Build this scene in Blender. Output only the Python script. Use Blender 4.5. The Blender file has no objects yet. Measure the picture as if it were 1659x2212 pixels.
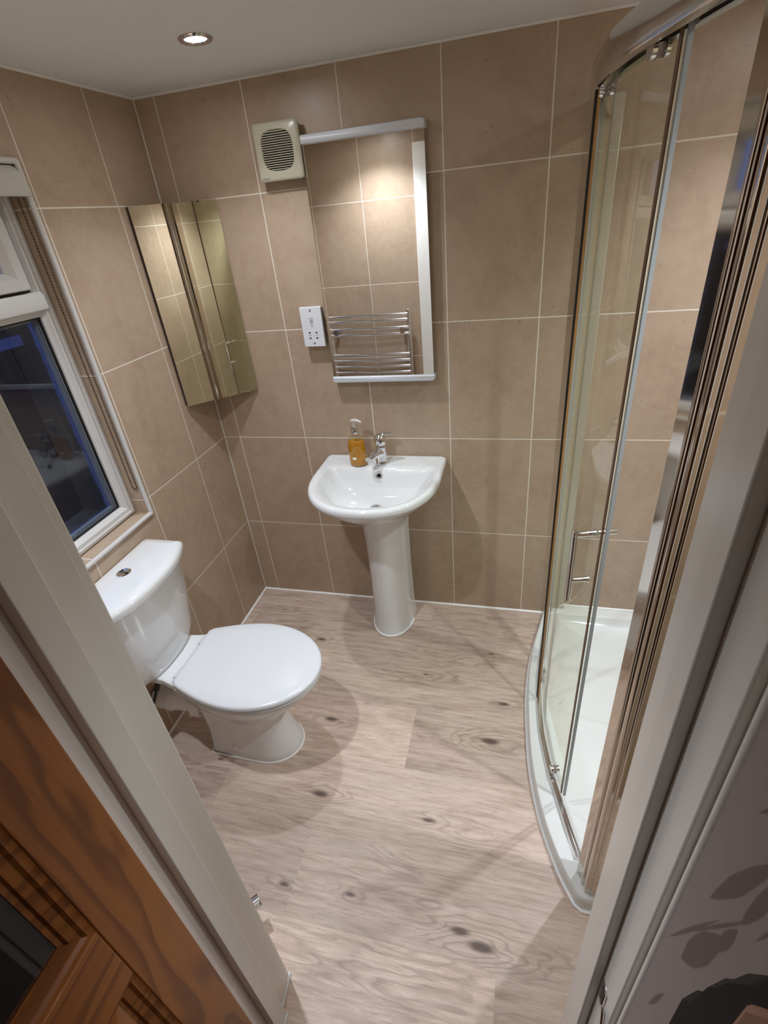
import bpy, bmesh, math, random
from mathutils import Vector, Matrix
random.seed(7)
S = bpy.context.scene
COL = S.collection
PI = math.pi

# ------------------------------------------------------------------ camera, world, exposure
cam_d = bpy.data.cameras.new('camera'); cam = bpy.data.objects.new('camera', cam_d); COL.objects.link(cam)
cam_d.sensor_fit = 'VERTICAL'; cam_d.sensor_height = 24.0
cam_d.lens = 1078.5684 / 2212 * 24.0
cam_d.clip_start = 0.01; cam_d.clip_end = 50
RX = Vector((0.96839266, 0.23212424, -0.09129071))
RY = Vector((0.04368038, -0.5181594, -0.85416794))
RZ = Vector((-0.24557622, 0.82318235, -0.51192103))
M = Matrix((RX, -RY, -RZ)).transposed().to_4x4()
M.translation = Vector((1.30196957, -1.91957268, 1.72424946))
cam.matrix_world = M
S.camera = cam

world = bpy.data.worlds.new('dusk'); S.world = world; world.use_nodes = True
wb = world.node_tree.nodes['Background']
wb.inputs[0].default_value = (0.085, 0.13, 0.32, 1); wb.inputs[1].default_value = 1.0

S.view_settings.view_transform = 'Standard'; S.view_settings.look = 'None'
S.view_settings.gamma = 1.0; S.view_settings.exposure = 0.80
S.cycles.max_bounces = 12; S.cycles.transparent_max_bounces = 24
S.cycles.glossy_bounces = 8; S.cycles.diffuse_bounces = 6
S.cycles.sample_clamp_indirect = 12

H = 2.135          # ceiling
XR = 2.40          # right wall
YN = -1.535        # near wall, bathroom face
YH = -1.655        # near wall, hall face

LAMPS = [(0.498, -0.409, 13.5), (0.50, -1.27, 29), (2.0, -0.50, 29), (1.98, -1.15, 38)]
LAMP_COL = (0.86, 0.925, 1.03)

# ------------------------------------------------------------------ object helpers
def finish(name, bm, mat, parent=None, smooth=40, bevel=None, seg=2, sub=0):
    bmesh.ops.recalc_face_normals(bm, faces=bm.faces)
    me = bpy.data.meshes.new(name); 
    off = parent_world(parent) if parent is not None else Vector((0, 0, 0))
    if off.length > 0: bmesh.ops.translate(bm, verts=bm.verts, vec=-off)
    bm.to_mesh(me); bm.free()
    for m in (mat if isinstance(mat, (list, tuple)) else [mat]): me.materials.append(m)
    if smooth:
        for p in me.polygons: p.use_smooth = True
        if smooth < 180: me.set_sharp_from_angle(angle=math.radians(smooth))
    o = bpy.data.objects.new(name, me); COL.objects.link(o)
    if parent is not None: o.parent = parent
    if bevel:
        b = o.modifiers.new('bevel', 'BEVEL'); b.width = bevel; b.segments = seg; b.limit_method = 'ANGLE'
        b.angle_limit = math.radians(35); b.harden_normals = False
    if sub:
        s = o.modifiers.new('sub', 'SUBSURF'); s.levels = sub; s.render_levels = sub
    return o

def parent_world(p):
    v = Vector((0, 0, 0))
    while p is not None:
        v += p.location; p = p.parent
    return v

def tag(o, label, cat, group=None, kind=None):
    o['label'] = label; o['category'] = cat
    if group: o['group'] = group
    if kind: o['kind'] = kind
    return o

def thing(name, loc, label, cat, group=None, kind=None):
    o = bpy.data.objects.new(name, None); COL.objects.link(o); o.location = loc
    o.empty_display_size = 0.05
    return tag(o, label, cat, group, kind)

def box(bm, x0, x1, y0, y1, z0, z1):
    v = [bm.verts.new(p) for p in ((x0,y0,z0),(x1,y0,z0),(x1,y1,z0),(x0,y1,z0),(x0,y0,z1),(x1,y0,z1),(x1,y1,z1),(x0,y1,z1))]
    fs = []
    for f in ((0,3,2,1),(4,5,6,7),(0,1,5,4),(1,2,6,5),(2,3,7,6),(3,0,4,7)):
        fs.append(bm.faces.new([v[i] for i in f]))
    return fs

def boxes(*bs):
    bm = bmesh.new()
    for b in bs: box(bm, *b)
    return bm

def loft(bm, rings, cap0=True, cap1=True, closed=True):
    vr = [[bm.verts.new(p) for p in r] for r in rings]
    n = len(rings[0])
    for a, b in zip(vr[:-1], vr[1:]):
        for i in range(n if closed else n - 1):
            j = (i + 1) % n
            bm.faces.new((a[i], a[j], b[j], b[i]))
    if cap0: bm.faces.new(list(reversed(vr[0])))
    if cap1: bm.faces.new(vr[-1])
    return vr

def frame_of(d):
    d = d.normalized()
    up = Vector((0, 0, 1)) if abs(d.z) < 0.95 else Vector((1, 0, 0))
    a = d.cross(up).normalized(); b = d.cross(a).normalized()
    return a, b

def tube(bm, pts, r, n=16, cap=True):
    pts = [Vector(p) for p in pts]
    rs = r if isinstance(r, (list, tuple)) else [r] * len(pts)
    rings = []
    a = b = None
    for i, p in enumerate(pts):
        d = (pts[min(i + 1, len(pts) - 1)] - pts[max(i - 1, 0)]).normalized()
        if a is None: a, b = frame_of(d)
        else:
            a = (a - d * a.dot(d)).normalized(); b = d.cross(a).normalized()
        rings.append([p + (a * math.cos(t) + b * math.sin(t)) * rs[i] for t in [2 * PI * k / n for k in range(n)]])
    loft(bm, rings, cap, cap)

def lathe(bm, prof, c, n=32, axis='z', cap0=True, cap1=True):
    rings = []
    for r, h in prof:
        ring = []
        for k in range(n):
            t = 2 * PI * k / n; u, v = r * math.cos(t), r * math.sin(t)
            if axis == 'z': p = (c[0] + u, c[1] + v, c[2] + h)
            elif axis == 'y': p = (c[0] + u, c[1] + h, c[2] + v)
            else: p = (c[0] + h, c[1] + u, c[2] + v)
            ring.append(p)
        rings.append(ring)
    loft(bm, rings, cap0, cap1)

def sphere(bm, c, r, seg=10, rings=6):
    bmesh.ops.create_uvsphere(bm, u_segments=seg, v_segments=rings, radius=r, matrix=Matrix.Translation(Vector(c)))

def rounded_poly(pts, r, seg=6):
    """pts: list of (x,y) or (x,y,radius) -> dense rounded outline"""
    out = []; n = len(pts)
    for i in range(n):
        p = Vector(pts[i][:2]); a = Vector(pts[i - 1][:2]); b = Vector(pts[(i + 1) % n][:2])
        rr = pts[i][2] if len(pts[i]) > 2 else r
        if rr <= 0: out.append(tuple(p)); continue
        u = (a - p); w = (b - p); lu, lw = u.length, w.length
        u.normalize(); w.normalize()
        ang = u.angle(w)
        d = min(rr / math.tan(ang / 2), lu * .49, lw * .49)
        p0 = p + u * d; p1 = p + w * d
        for k in range(seg + 1):
            t = k / seg
            q = p0 * (1 - t) ** 2 + p * 2 * t * (1 - t) + p1 * t ** 2
            out.append((q.x, q.y))
    return out

def ray_outline(poly, c, n=120, extra=()):
    """sample a star-shaped outline by angle about c"""
    out = []
    for k in range(n):
        t = 2 * PI * k / n
        dx, dy = math.cos(t), math.sin(t); best = None
        for i in range(len(poly)):
            (x1, y1), (x2, y2) = poly[i], poly[(i + 1) % len(poly)]
            ex, ey = x2 - x1, y2 - y1
            den = dx * ey - dy * ex
            if abs(den) < 1e-12: continue
            s = ((x1 - c[0]) * ey - (y1 - c[1]) * ex) / den
            u = ((x1 - c[0]) * dy - (y1 - c[1]) * dx) / den
            if s > 0 and -1e-6 <= u <= 1 + 1e-6: best = s if best is None else max(best, s)
        out.append((c[0] + dx * best, c[1] + dy * best))
    return out

def curve_pts(pts, n):
    """catmull-rom through (y,x) knots sampled uniformly in y"""
    P = [Vector(p) for p in pts]; out = []
    tot = len(P) - 1
    for k in range(n + 1):
        t = k / n * tot; i = min(int(t), tot - 1); f = t - i
        p1, p2 = P[i], P[i + 1]
        p0 = P[i - 1] if i > 0 else p1 * 2 - p2
        p3 = P[i + 2] if i + 2 < len(P) else p2 * 2 - p1
        out.append(0.5 * ((2 * p1) + (p2 - p0) * f + (2 * p0 - 5 * p1 + 4 * p2 - p3) * f * f + (3 * p1 - p0 - 3 * p2 + p3) * f ** 3))
    return out

def quad_wall(bm, uvl, pts, uvs):
    f = bm.faces.new([bm.verts.new(p) for p in pts])
    for l, uv in zip(f.loops, uvs): l[uvl].uv = uv
    return f

def text_mesh(name, txt, size, mat, parent, loc, rot, depth=0.0003):
    cu = bpy.data.curves.new(name, 'FONT'); cu.body = txt; cu.size = size; cu.extrude = depth
    cu.align_x = 'CENTER'; cu.align_y = 'CENTER'
    tmp = bpy.data.objects.new(name + '_tmp', cu); COL.objects.link(tmp)
    dg = bpy.context.evaluated_depsgraph_get()
    me = bpy.data.meshes.new_from_object(tmp.evaluated_get(dg))
    bpy.data.objects.remove(tmp)
    me.transform(Matrix.Translation(Vector(loc) - parent_world(parent)) @ Matrix.Rotation(rot[2], 4, 'Z') @ Matrix.Rotation(rot[0], 4, 'X') @ Matrix.Rotation(rot[1], 4, 'Z'))
    me.materials.clear(); me.materials.append(mat)
    o = bpy.data.objects.new(name, me); COL.objects.link(o); o.parent = parent
    return o

# ------------------------------------------------------------------ materials
def mat(name, col=(.8,.8,.8), rough=.5, metal=0.0, spec=.5, coat=0.0, **kw):
    m = bpy.data.materials.new(name); m.use_nodes = True
    b = m.node_tree.nodes['Principled BSDF']
    b.inputs['Base Color'].default_value = (*col, 1); b.inputs['Roughness'].default_value = rough
    b.inputs['Metallic'].default_value = metal; b.inputs['Specular IOR Level'].default_value = spec
    b.inputs['Coat Weight'].default_value = coat; b.inputs['Coat Roughness'].default_value = .05
    return m

class NT:
    """small node-building helper"""
    def __init__(s, m): s.t = m.node_tree; s.n = s.t.nodes; s.l = s.t.links; s.bsdf = s.n.get('Principled BSDF')
    def node(s, typ, **kw):
        n = s.n.new(typ)
        for k, v in kw.items(): setattr(n, k, v)
        return n
    def put(s, sock, v):
        if isinstance(v, bpy.types.NodeSocket): s.l.new(v, sock)
        else: sock.default_value = v
    def math(s, op, a, b=0.0, c=None):
        n = s.node('ShaderNodeMath', operation=op); s.put(n.inputs[0], a); s.put(n.inputs[1], b)
        if c is not None: s.put(n.inputs[2], c)
        return n.outputs[0]
    def noise(s, vec, scale, detail=4, rough=.5, dist=0.0):
        n = s.node('ShaderNodeTexNoise'); s.put(n.inputs['Vector'], vec); n.inputs['Scale'].default_value = scale
        n.inputs['Detail'].default_value = detail; n.inputs['Roughness'].default_value = rough; n.inputs['Distortion'].default_value = dist
        return n.outputs['Fac']
    def ramp(s, v, *stops):
        n = s.node('ShaderNodeValToRGB'); e = n.color_ramp.elements
        while len(e) < len(stops): e.new(.5)
        for el, (p, c) in zip(e, stops): el.position = p; el.color = (*c, 1) if len(c) == 3 else c
        s.put(n.inputs[0], v); return n.outputs[0]
    def mix(s, f, a, b, mode='MIX'):
        n = s.node('ShaderNodeMix', data_type='RGBA', blend_type=mode)
        s.put(n.inputs[0], f)
        for sock, v in ((n.inputs[6], a), (n.inputs[7], b)):
            s.put(sock, (*v, 1) if isinstance(v, tuple) and len(v) == 3 else v)
        return n.outputs[2]
    def map(s, v, a, b, c, d, smooth=True):
        n = s.node('ShaderNodeMapRange', interpolation_type='SMOOTHSTEP' if smooth else 'LINEAR')
        s.put(n.inputs[0], v)
        for i, x in enumerate((a, b, c, d)): n.inputs[i + 1].default_value = x
        return n.outputs[0]
    def vec(s, x, y, z=0.0):
        n = s.node('ShaderNodeCombineXYZ'); s.put(n.inputs[0], x); s.put(n.inputs[1], y); s.put(n.inputs[2], z); return n.outputs[0]
    def sep(s, v):
        n = s.node('ShaderNodeSeparateXYZ'); s.put(n.inputs[0], v); return n.outputs
    def bump(s, h, strength, dist=.002):
        n = s.node('ShaderNodeBump'); n.inputs['Strength'].default_value = strength; n.inputs['Distance'].default_value = dist
        s.put(n.inputs['Height'], h); s.l.new(n.outputs[0], s.bsdf.inputs['Normal'])
    def obj(s): return s.node('ShaderNodeTexCoord').outputs['Object']

def tile_material():
    m = mat('tile', (.4,.3,.2), .32); t = NT(m)
    uv = t.node('ShaderNodeUVMap').outputs[0]; u, v, _ = t.sep(uv)
    pos = t.node('ShaderNodeNewGeometry').outputs['Position']
    def dist(x, w):
        a = t.math('DIVIDE', x, w); a = t.math('ADD', a, .5); f = t.math('FRACT', a); f = t.math('SUBTRACT', f, .5)
        return t.math('MULTIPLY', t.math('ABSOLUTE', f), w)
    TW, TH = .3222, .46
    d = t.math('MINIMUM', dist(u, TW), dist(v, TH))
    grout = t.map(d, .0014, .0026, 1, 0)
    # one value per tile
    iu = t.math('FLOOR', t.math('DIVIDE', u, TW)); iv = t.math('FLOOR', t.math('DIVIDE', v, TH))
    wn = t.node('ShaderNodeTexWhiteNoise', noise_dimensions='3D'); t.put(wn.inputs['Vector'], t.vec(iu, iv, 3.0))
    off = t.node('ShaderNodeVectorMath', operation='MULTIPLY_ADD')
    t.put(off.inputs[0], wn.outputs['Color']); off.inputs[1].default_value = (7, 7, 7); t.put(off.inputs[2], pos)
    p = off.outputs[0]
    n1 = t.noise(p, 4.5, 6, .62, .6); n2 = t.noise(p, 26, 5, .65); n3 = t.noise(p, 85, 3, .6); n4 = t.noise(p, 11, 4, .55)
    c = t.ramp(n1, (.28, (.365, .262, .182)), (.5, (.415, .305, .216)), (.72, (.465, .350, .254)))
    c = t.mix(t.map(n2, .36, .66, 0, .5), c, (.47, .36, .255))
    speck = t.math('MULTIPLY', t.map(n3, .615, .71, 0, .6), t.map(n4, .47, .61, 0, 1))
    c = t.mix(speck, c, (.21, .14, .09))
    c = t.mix(t.math('MULTIPLY', wn.outputs['Value'], .16), c, (.36, .25, .165))
    c = t.mix(grout, c, (.72, .655, .56))
    t.l.new(c, t.bsdf.inputs['Base Color'])
    t.put(t.bsdf.inputs['Roughness'], t.math('ADD', t.math('MULTIPLY', grout, .4), t.math('ADD', t.math('MULTIPLY', n2, .15), .3)))
    hgt = t.math('SUBTRACT', t.math('MULTIPLY', n2, .12), grout)
    t.bump(hgt, .35, .0015)
    return m

KN_XY = [(.447,-.331,1.0),(.977,-.462,.6),(1.309,-.561,.9),(1.264,-.735,1.4),(.639,-.744,1.1),(.698,-1.04,1.2),(1.083,-1.057,.9),(.682,-1.324,.8),(.89,-1.309,.7),(1.216,-1.332,1.1),(1.276,-1.356,1.4),(1.246,-.305,.5),(.271,-.983,.6)]

def floor_material():
    m = mat('oak_vinyl', (.4,.3,.2), .36); t = NT(m)
    x, y, z = t.sep(t.node('ShaderNodeNewGeometry').outputs['Position'])
    at = t.node('ShaderNodeVertexColor', layer_name='plank').outputs['Color']
    ax, ay, az = t.sep(at)
    warp = None; dark = None
    for kx, ky, kr in KN_XY:
        dx = t.math('DIVIDE', t.math('SUBTRACT', x, kx), .085 * kr); dy = t.math('DIVIDE', t.math('SUBTRACT', y, ky), .030 * kr)
        d2 = t.math('ADD', t.math('MULTIPLY', dx, dx), t.math('MULTIPLY', dy, dy))
        g = t.math('POWER', 2.718, t.math('MULTIPLY', d2, -1.0))
        k = t.math('MULTIPLY', t.math('POWER', 2.718, t.math('MULTIPLY', d2, -9.0)), min(1, .55 + .35 * kr))
        g = t.math('MULTIPLY', g, kr)
        warp = g if warp is None else t.math('ADD', warp, g)
        dark = k if dark is None else t.math('MAXIMUM', dark, k)
    oy = t.math('ADD', y, t.math('MULTIPLY', ay, 9.0)); ox = t.math('ADD', x, t.math('MULTIPLY', ax, 13.0))
    slow = t.noise(t.vec(t.math('MULTIPLY', ox, 1.6), t.math('MULTIPLY', oy, 8.0), ay), 1.0, 3, .5)
    field = t.math('ADD', t.math('MULTIPLY', slow, 1.6), t.math('MULTIPLY', warp, .22))
    mid0 = t.noise(t.vec(t.math('MULTIPLY', ox, 7), t.math('MULTIPLY', oy, 30), 6.0), 1.0, 3, .6)
    lines = t.math('FRACT', t.math('ADD', t.math('MULTIPLY', field, 9.0), t.math('MULTIPLY', mid0, 1.1)))
    ring = t.math('MULTIPLY', t.map(lines, .0, .18, 0, 1), t.map(lines, .18, .62, 1, 0))
    gate = t.map(t.noise(t.vec(t.math('MULTIPLY', ox, 2.2), t.math('MULTIPLY', oy, 6), 4.0), 1.0, 2, .5), .45, .68, 0.0, 1)
    gate = t.math('MAXIMUM', gate, t.map(warp, .05, .5, 0, 1))
    fine = t.noise(t.vec(t.math('MULTIPLY', ox, 22), t.math('MULTIPLY', oy, 300), 1.0), 1.0, 5, .7)
    mid = t.noise(t.vec(t.math('MULTIPLY', ox, 6), t.math('MULTIPLY', oy, 60), 2.0), 1.0, 6, .7)
    patch = t.noise(t.vec(t.math('MULTIPLY', ox, 2.0), t.math('MULTIPLY', oy, 9), 5.0), 1.0, 4, .6)
    c = t.ramp(mid, (.28, (.42, .305, .232)), (.5, (.63, .485, .39)), (.72, (.78, .635, .53)))
    c = t.mix(t.map(patch, .5, .72, 0, .55), c, (.62, .525, .445))
    c = t.mix(t.map(patch, .46, .28, 0, .45), c, (.37, .27, .205))
    c = t.mix(t.math('MULTIPLY', t.math('MULTIPLY', ring, gate), .42), c, (.25, .165, .12))
    c = t.mix(t.map(fine, .48, .72, 0, .5), c, (.33, .23, .17))
    c = t.mix(t.map(dark, .12, .85, 0, .88), c, (.085, .05, .036))
    tone = t.math('ADD', t.math('MULTIPLY', az, .42), .80)
    hs = t.node('ShaderNodeHueSaturation'); t.put(hs.inputs['Value'], tone); t.put(hs.inputs['Color'], c); hs.inputs['Saturation'].default_value = 1.02
    c = hs.outputs[0]
    # thin plank joint from edge distance attribute
    e = t.node('ShaderNodeAttribute', attribute_name='edge')
    t.l.new(c, t.bsdf.inputs['Base Color'])
    t.put(t.bsdf.inputs['Roughness'], t.math('ADD', t.math('MULTIPLY', fine, .2), .36))
    t.bump(t.math('SUBTRACT', mid, t.math('MULTIPLY', fine, .8)), .18, .001)
    return m

def paint_material(name, col, rough=.45, bumpy=.05):
    m = mat(name, col, rough); t = NT(m)
    n = t.noise(t.obj(), 60, 3, .5); t.bump(n, bumpy, .001)
    n2 = t.noise(t.obj(), 4, 4, .6)
    c = t.mix(t.map(n2, .35, .7, 0, .25), col, tuple(v * .93 for v in col)); t.l.new(c, t.bsdf.inputs['Base Color'])
    return m

def glass_material(name, tint=(.93,.96,.92), ior=1.5, refl=1.0):
    m = bpy.data.materials.new(name); m.use_nodes = True; n = m.node_tree.nodes; l = m.node_tree.links
    n.clear()
    out = n.new('ShaderNodeOutputMaterial'); mx = n.new('ShaderNodeMixShader')
    tr = n.new('ShaderNodeBsdfTransparent'); tr.inputs[0].default_value = (*tint, 1)
    gl = n.new('ShaderNodeBsdfGlossy'); gl.inputs['Roughness'].default_value = 0.0; gl.inputs['Color'].default_value = (refl, refl, refl, 1)
    fr = n.new('ShaderNodeFresnel'); fr.inputs['IOR'].default_value = ior
    geo = n.new('ShaderNodeNewGeometry'); inv = n.new('ShaderNodeMath'); inv.operation = 'SUBTRACT'; inv.inputs[0].default_value = 1
    mul = n.new('ShaderNodeMath'); mul.operation = 'MULTIPLY'
    l.new(geo.outputs['Backfacing'], inv.inputs[1]); l.new(fr.outputs[0], mul.inputs[0]); l.new(inv.outputs[0], mul.inputs[1])
    l.new(mul.outputs[0], mx.inputs[0]); l.new(tr.outputs[0], mx.inputs[1]); l.new(gl.outputs[0], mx.inputs[2]); l.new(mx.outputs[0], out.inputs[0])
    return m

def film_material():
    """milky residue along the outer edge of the pane, tinted with dusk light"""
    m = bpy.data.materials.new('dusk_blue_film'); m.use_nodes = True; t = NT(m)
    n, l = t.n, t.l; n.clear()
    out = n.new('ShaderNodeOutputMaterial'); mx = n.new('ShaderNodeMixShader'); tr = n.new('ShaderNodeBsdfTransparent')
    tl = n.new('ShaderNodeBsdfTranslucent'); tl.inputs[0].default_value = (.42, .52, .95, 1)  # blue of the dusk sky light put into the residue colour
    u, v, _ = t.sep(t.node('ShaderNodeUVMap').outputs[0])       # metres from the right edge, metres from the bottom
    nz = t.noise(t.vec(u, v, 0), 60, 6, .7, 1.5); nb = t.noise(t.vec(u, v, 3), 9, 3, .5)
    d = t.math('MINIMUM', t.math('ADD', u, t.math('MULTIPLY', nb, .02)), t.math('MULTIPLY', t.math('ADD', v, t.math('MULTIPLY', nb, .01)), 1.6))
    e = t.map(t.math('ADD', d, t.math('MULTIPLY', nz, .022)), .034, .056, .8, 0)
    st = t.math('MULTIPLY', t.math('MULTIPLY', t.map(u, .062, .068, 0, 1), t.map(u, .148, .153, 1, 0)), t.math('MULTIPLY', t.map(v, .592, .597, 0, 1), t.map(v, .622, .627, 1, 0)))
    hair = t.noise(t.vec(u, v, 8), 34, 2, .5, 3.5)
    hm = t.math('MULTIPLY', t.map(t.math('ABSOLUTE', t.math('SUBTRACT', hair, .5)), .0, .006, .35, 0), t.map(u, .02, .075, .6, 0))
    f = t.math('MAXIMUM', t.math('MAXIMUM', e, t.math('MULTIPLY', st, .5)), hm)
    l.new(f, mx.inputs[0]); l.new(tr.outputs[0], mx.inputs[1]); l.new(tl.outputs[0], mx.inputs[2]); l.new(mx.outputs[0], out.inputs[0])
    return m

def pine_material(name, vertical=True):
    m = mat(name, (.4,.15,.05), .38, spec=.3, coat=.06); t = NT(m)
    x, y, z = t.sep(t.node('ShaderNodeNewGeometry').outputs['Position'])
    a, b = (z, y) if vertical else (y, z)
    w = t.noise(t.vec(t.math('MULTIPLY', a, 1.3), t.math('MULTIPLY', b, 9), x), 1.0, 3, .5)
    f = t.math('FRACT', t.math('ADD', t.math('MULTIPLY', w, 7.0), t.math('MULTIPLY', b, 9)))
    late = t.math('MULTIPLY', t.map(f, .35, .85, 0, 1), t.map(f, .85, 1.0, 1, 0))
    fine = t.noise(t.vec(t.math('MULTIPLY', a, 12), t.math('MULTIPLY', b, 260), x), 1.0, 3, .6)
    c = t.ramp(w, (.3, (.28, .088, .016)), (.7, (.37, .135, .028)))
    c = t.mix(t.math('MULTIPLY', late, .62), c, (.10, .026, .008))
    c = t.mix(t.map(fine, .45, .8, 0, .3), c, (.16, .05, .016))
    t.l.new(c, t.bsdf.inputs['Base Color'])
    return m

def wallpaper_material():
    """pale paper with darker leaf sprigs, in wall coordinates (y, z)"""
    m = mat('leaf_wallpaper', (.55,.5,.48), .7); t = NT(m)
    x, y, z = t.sep(t.node('ShaderNodeNewGeometry').outputs['Position'])
    n0 = t.noise(t.vec(y, z, 0), 30, 3, .5)
    c = t.mix(t.map(n0, .4, .7, 0, .3), (.36, .30, .28), (.32, .275, .25))
    leaf = None
    L = [(-1.7179,1.2902,-1.7495,1.4093,0.00541),(-1.7486,1.3326,-1.7567,1.4075,0.00451),(-1.6972,1.1649,-1.736,1.3065,0.00171),(-1.7089,1.2082,-1.7603,1.3732,0.00135),(-1.7206,1.1928,-1.745,1.3011,0.00857),(-1.7423,1.274,-1.7495,1.3281,0.00406),(-1.7612,1.3443,-1.7684,1.384,0.00117),(-1.7206,1.4057,-1.7324,1.4327,0.00135),(-1.7125,1.0557,-1.7243,1.1297,0.00234),(-1.7125,0.8907,-1.7396,0.9809,0.00541)]
    for y0, z0, y1, z1, hw in L:
        ln = math.hypot(y1-y0, z1-z0); ey_, ez_ = (y1-y0)/ln, (z1-z0)/ln
        dy = t.math('SUBTRACT', y, (y0+y1)/2); dz = t.math('SUBTRACT', z, (z0+z1)/2)
        p = t.math('ADD', t.math('MULTIPLY', dy, ey_), t.math('MULTIPLY', dz, ez_)); q = t.math('ADD', t.math('MULTIPLY', dy, -ez_), t.math('MULTIPLY', dz, ey_))
        pa = t.math('DIVIDE', p, ln/2); pa2 = t.math('MULTIPLY', pa, pa)
        wd = t.math('MULTIPLY', t.math('MAXIMUM', t.math('SUBTRACT', 1.0, pa2), .0), hw * 1.15)
        s = t.map(t.math('SUBTRACT', t.math('ABSOLUTE', q), t.math('ADD', wd, t.math('MULTIPLY', t.math('SUBTRACT', n0, .5), hw*.5))), -.0010, .0004, 1, 0)
        s = t.math('MULTIPLY', s, t.map(pa2, .97, 1.0, 1, 0))
        leaf = s if leaf is None else t.math('MAXIMUM', leaf, s)
    # stem
    c = t.mix(t.math('MULTIPLY', leaf, .85), c, (.15, .115, .09))
    t.l.new(c, t.bsdf.inputs['Base Color']); t.bump(n0, .1, .0005)
    return m

TILE = tile_material(); FLOORM = floor_material()
CEIL = paint_material('ceiling_paint', (.74, .73, .69), .8)
GLOSSW = paint_material('white_gloss_paint', (.80, .775, .725), .28, .03)
HALLW = paint_material('hall_paint', (.5, .46, .43), .8)
UPVC = mat('upvc', (.58, .565, .54), .3)
GROUT = mat('grout_line', (.66, .60, .52), .6)
SILIC = mat('sealant', (.86, .86, .84), .45)
CERAM = mat('ceramic', (.73, .735, .735), .06, coat=.5)
SEATM = mat('seat_plastic', (.66, .67, .685), .16)
ACRYL = mat('tray_acrylic', (.70, .715, .68), .10)
CHROME = mat('chrome', (.80, .80, .81), .05, 1.0)
CHROME2 = mat('rail_chrome', (.68, .66, .66), .13, 1.0)
CHROME3 = mat('rung_chrome', (.82, .82, .83), .13, 1.0)
POSTM = mat('post_chrome', (.60, .545, .48), .06, 1.0)
MIRROR = mat('mirror_silver', (.90, .905, .89), .0, 1.0)
MIRROR2 = mat('cabinet_mirror', (.90, .925, .85), .0, 1.0)
SATIN = mat('satin_aluminium', (.60, .62, .66), .42, .1)
CREAM = mat('cream_plastic', (.47, .44, .335), .28)
WPLAS = mat('white_plastic', (.72, .73, .76), .3)
DARK = mat('dark', (.012, .011, .010), .6)
GREYP = mat('grey_print', (.16, .16, .17), .5)
BROWNC = mat('cabinet_side', (.17, .125, .10), .4)
SEAL = mat('amber_seal', (.42, .22, .07), .3); SEALD = mat('dark_amber_seal', (.16, .085, .045), .35); PROF = mat('pale_profile', (.52, .50, .40), .3, .4)
BLACKS = mat('black_seal', (.012, .010, .008), .4)
GSEAL = mat('grey_seal', (.36, .40, .40), .4)
BLIND = paint_material('blind_fabric', (.50, .48, .42), .75, .3)
BEADM = mat('bead_chain', (.10, .06, .035), .35, .5)
RUBBER = mat('black_hose', (.03, .03, .03), .5)
PIPEW = mat('pipe_plastic', (.84, .82, .79), .35)
LABEL = mat('label_white', (.85, .85, .8), .5)
PUMPC = mat('pump_plastic', (.55, .52, .47), .25)
PINE = pine_material('pine_stile', True); PINER = pine_material('pine_rail', False)
PAPER = wallpaper_material()
CARPET = paint_material('hall_carpet', (.16, .12, .09), .95, .6)
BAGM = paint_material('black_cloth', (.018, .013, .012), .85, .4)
BRWN = mat('brown_board', (.28, .11, .05), .5)
SHGLASS = glass_material('shower_glass', (.945, .965, .925), 1.5)
WGLASS = glass_material('window_glass', (.93, .95, .95), 1.62)
DGLASS = glass_material('door_glass', (.55, .5, .45), 1.5)
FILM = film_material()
FENCE = mat('dark_fence', (.02, .02, .02), .9)
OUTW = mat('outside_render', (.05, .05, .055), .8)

def soap_material():
    m = mat('soap_liquid', (.74, .36, .015), .06, coat=.6); t = NT(m)
    t.bsdf.inputs['Transmission Weight'].default_value = .45; t.bsdf.inputs['IOR'].default_value = 1.36
    return m
SOAP = soap_material()
CLEARP = glass_material('clear_plastic', (.9, .88, .8), 1.45)
def lamp_material():
    m = bpy.data.materials.new('led_lens'); m.use_nodes = True
    b = m.node_tree.nodes['Principled BSDF']; b.inputs['Base Color'].default_value = (1,1,1,1)
    b.inputs['Emission Color'].default_value = (.95, .97, 1, 1); b.inputs['Emission Strength'].default_value = 120
    return m
LED = lamp_material()

# ------------------------------------------------------------------ setting
VX, VZ, NZ, NX = .403, -.018, .875, .36      # joint origins: back wall x / z, near wall z / x
def tiled(name, quads, label):
    bm = bmesh.new(); uvl = bm.loops.layers.uv.new('UVMap')
    for pts, uvs in quads: quad_wall(bm, uvl, pts, uvs)
    bmesh.ops.remove_doubles(bm, verts=bm.verts, dist=1e-5)
    o = finish(name, bm, TILE, smooth=0); return tag(o, label, 'wall', kind='structure')

# back wall: narrow first column .077 wide then .3222 pitch from .403
def bu(x): return x - VX
tiled('wall_back', [([(-.32,0,0),(XR+.1,0,0),(XR+.1,0,H),(-.32,0,H)], [(bu(-.32),-VZ),(bu(XR+.1),-VZ),(bu(XR+.1),H-VZ),(bu(-.32),H-VZ)]),
                    ([(-.32,.1,0),(XR+.1,.1,0),(XR+.1,.1,H),(-.32,.1,H)], [(0.1,.1)]*4),
                    ([(-.32,0,H),(XR+.1,0,H),(XR+.1,.1,H),(-.32,.1,H)], [(0.1,.1)]*4)],
      'beige tiled back wall behind the washbasin')
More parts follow.
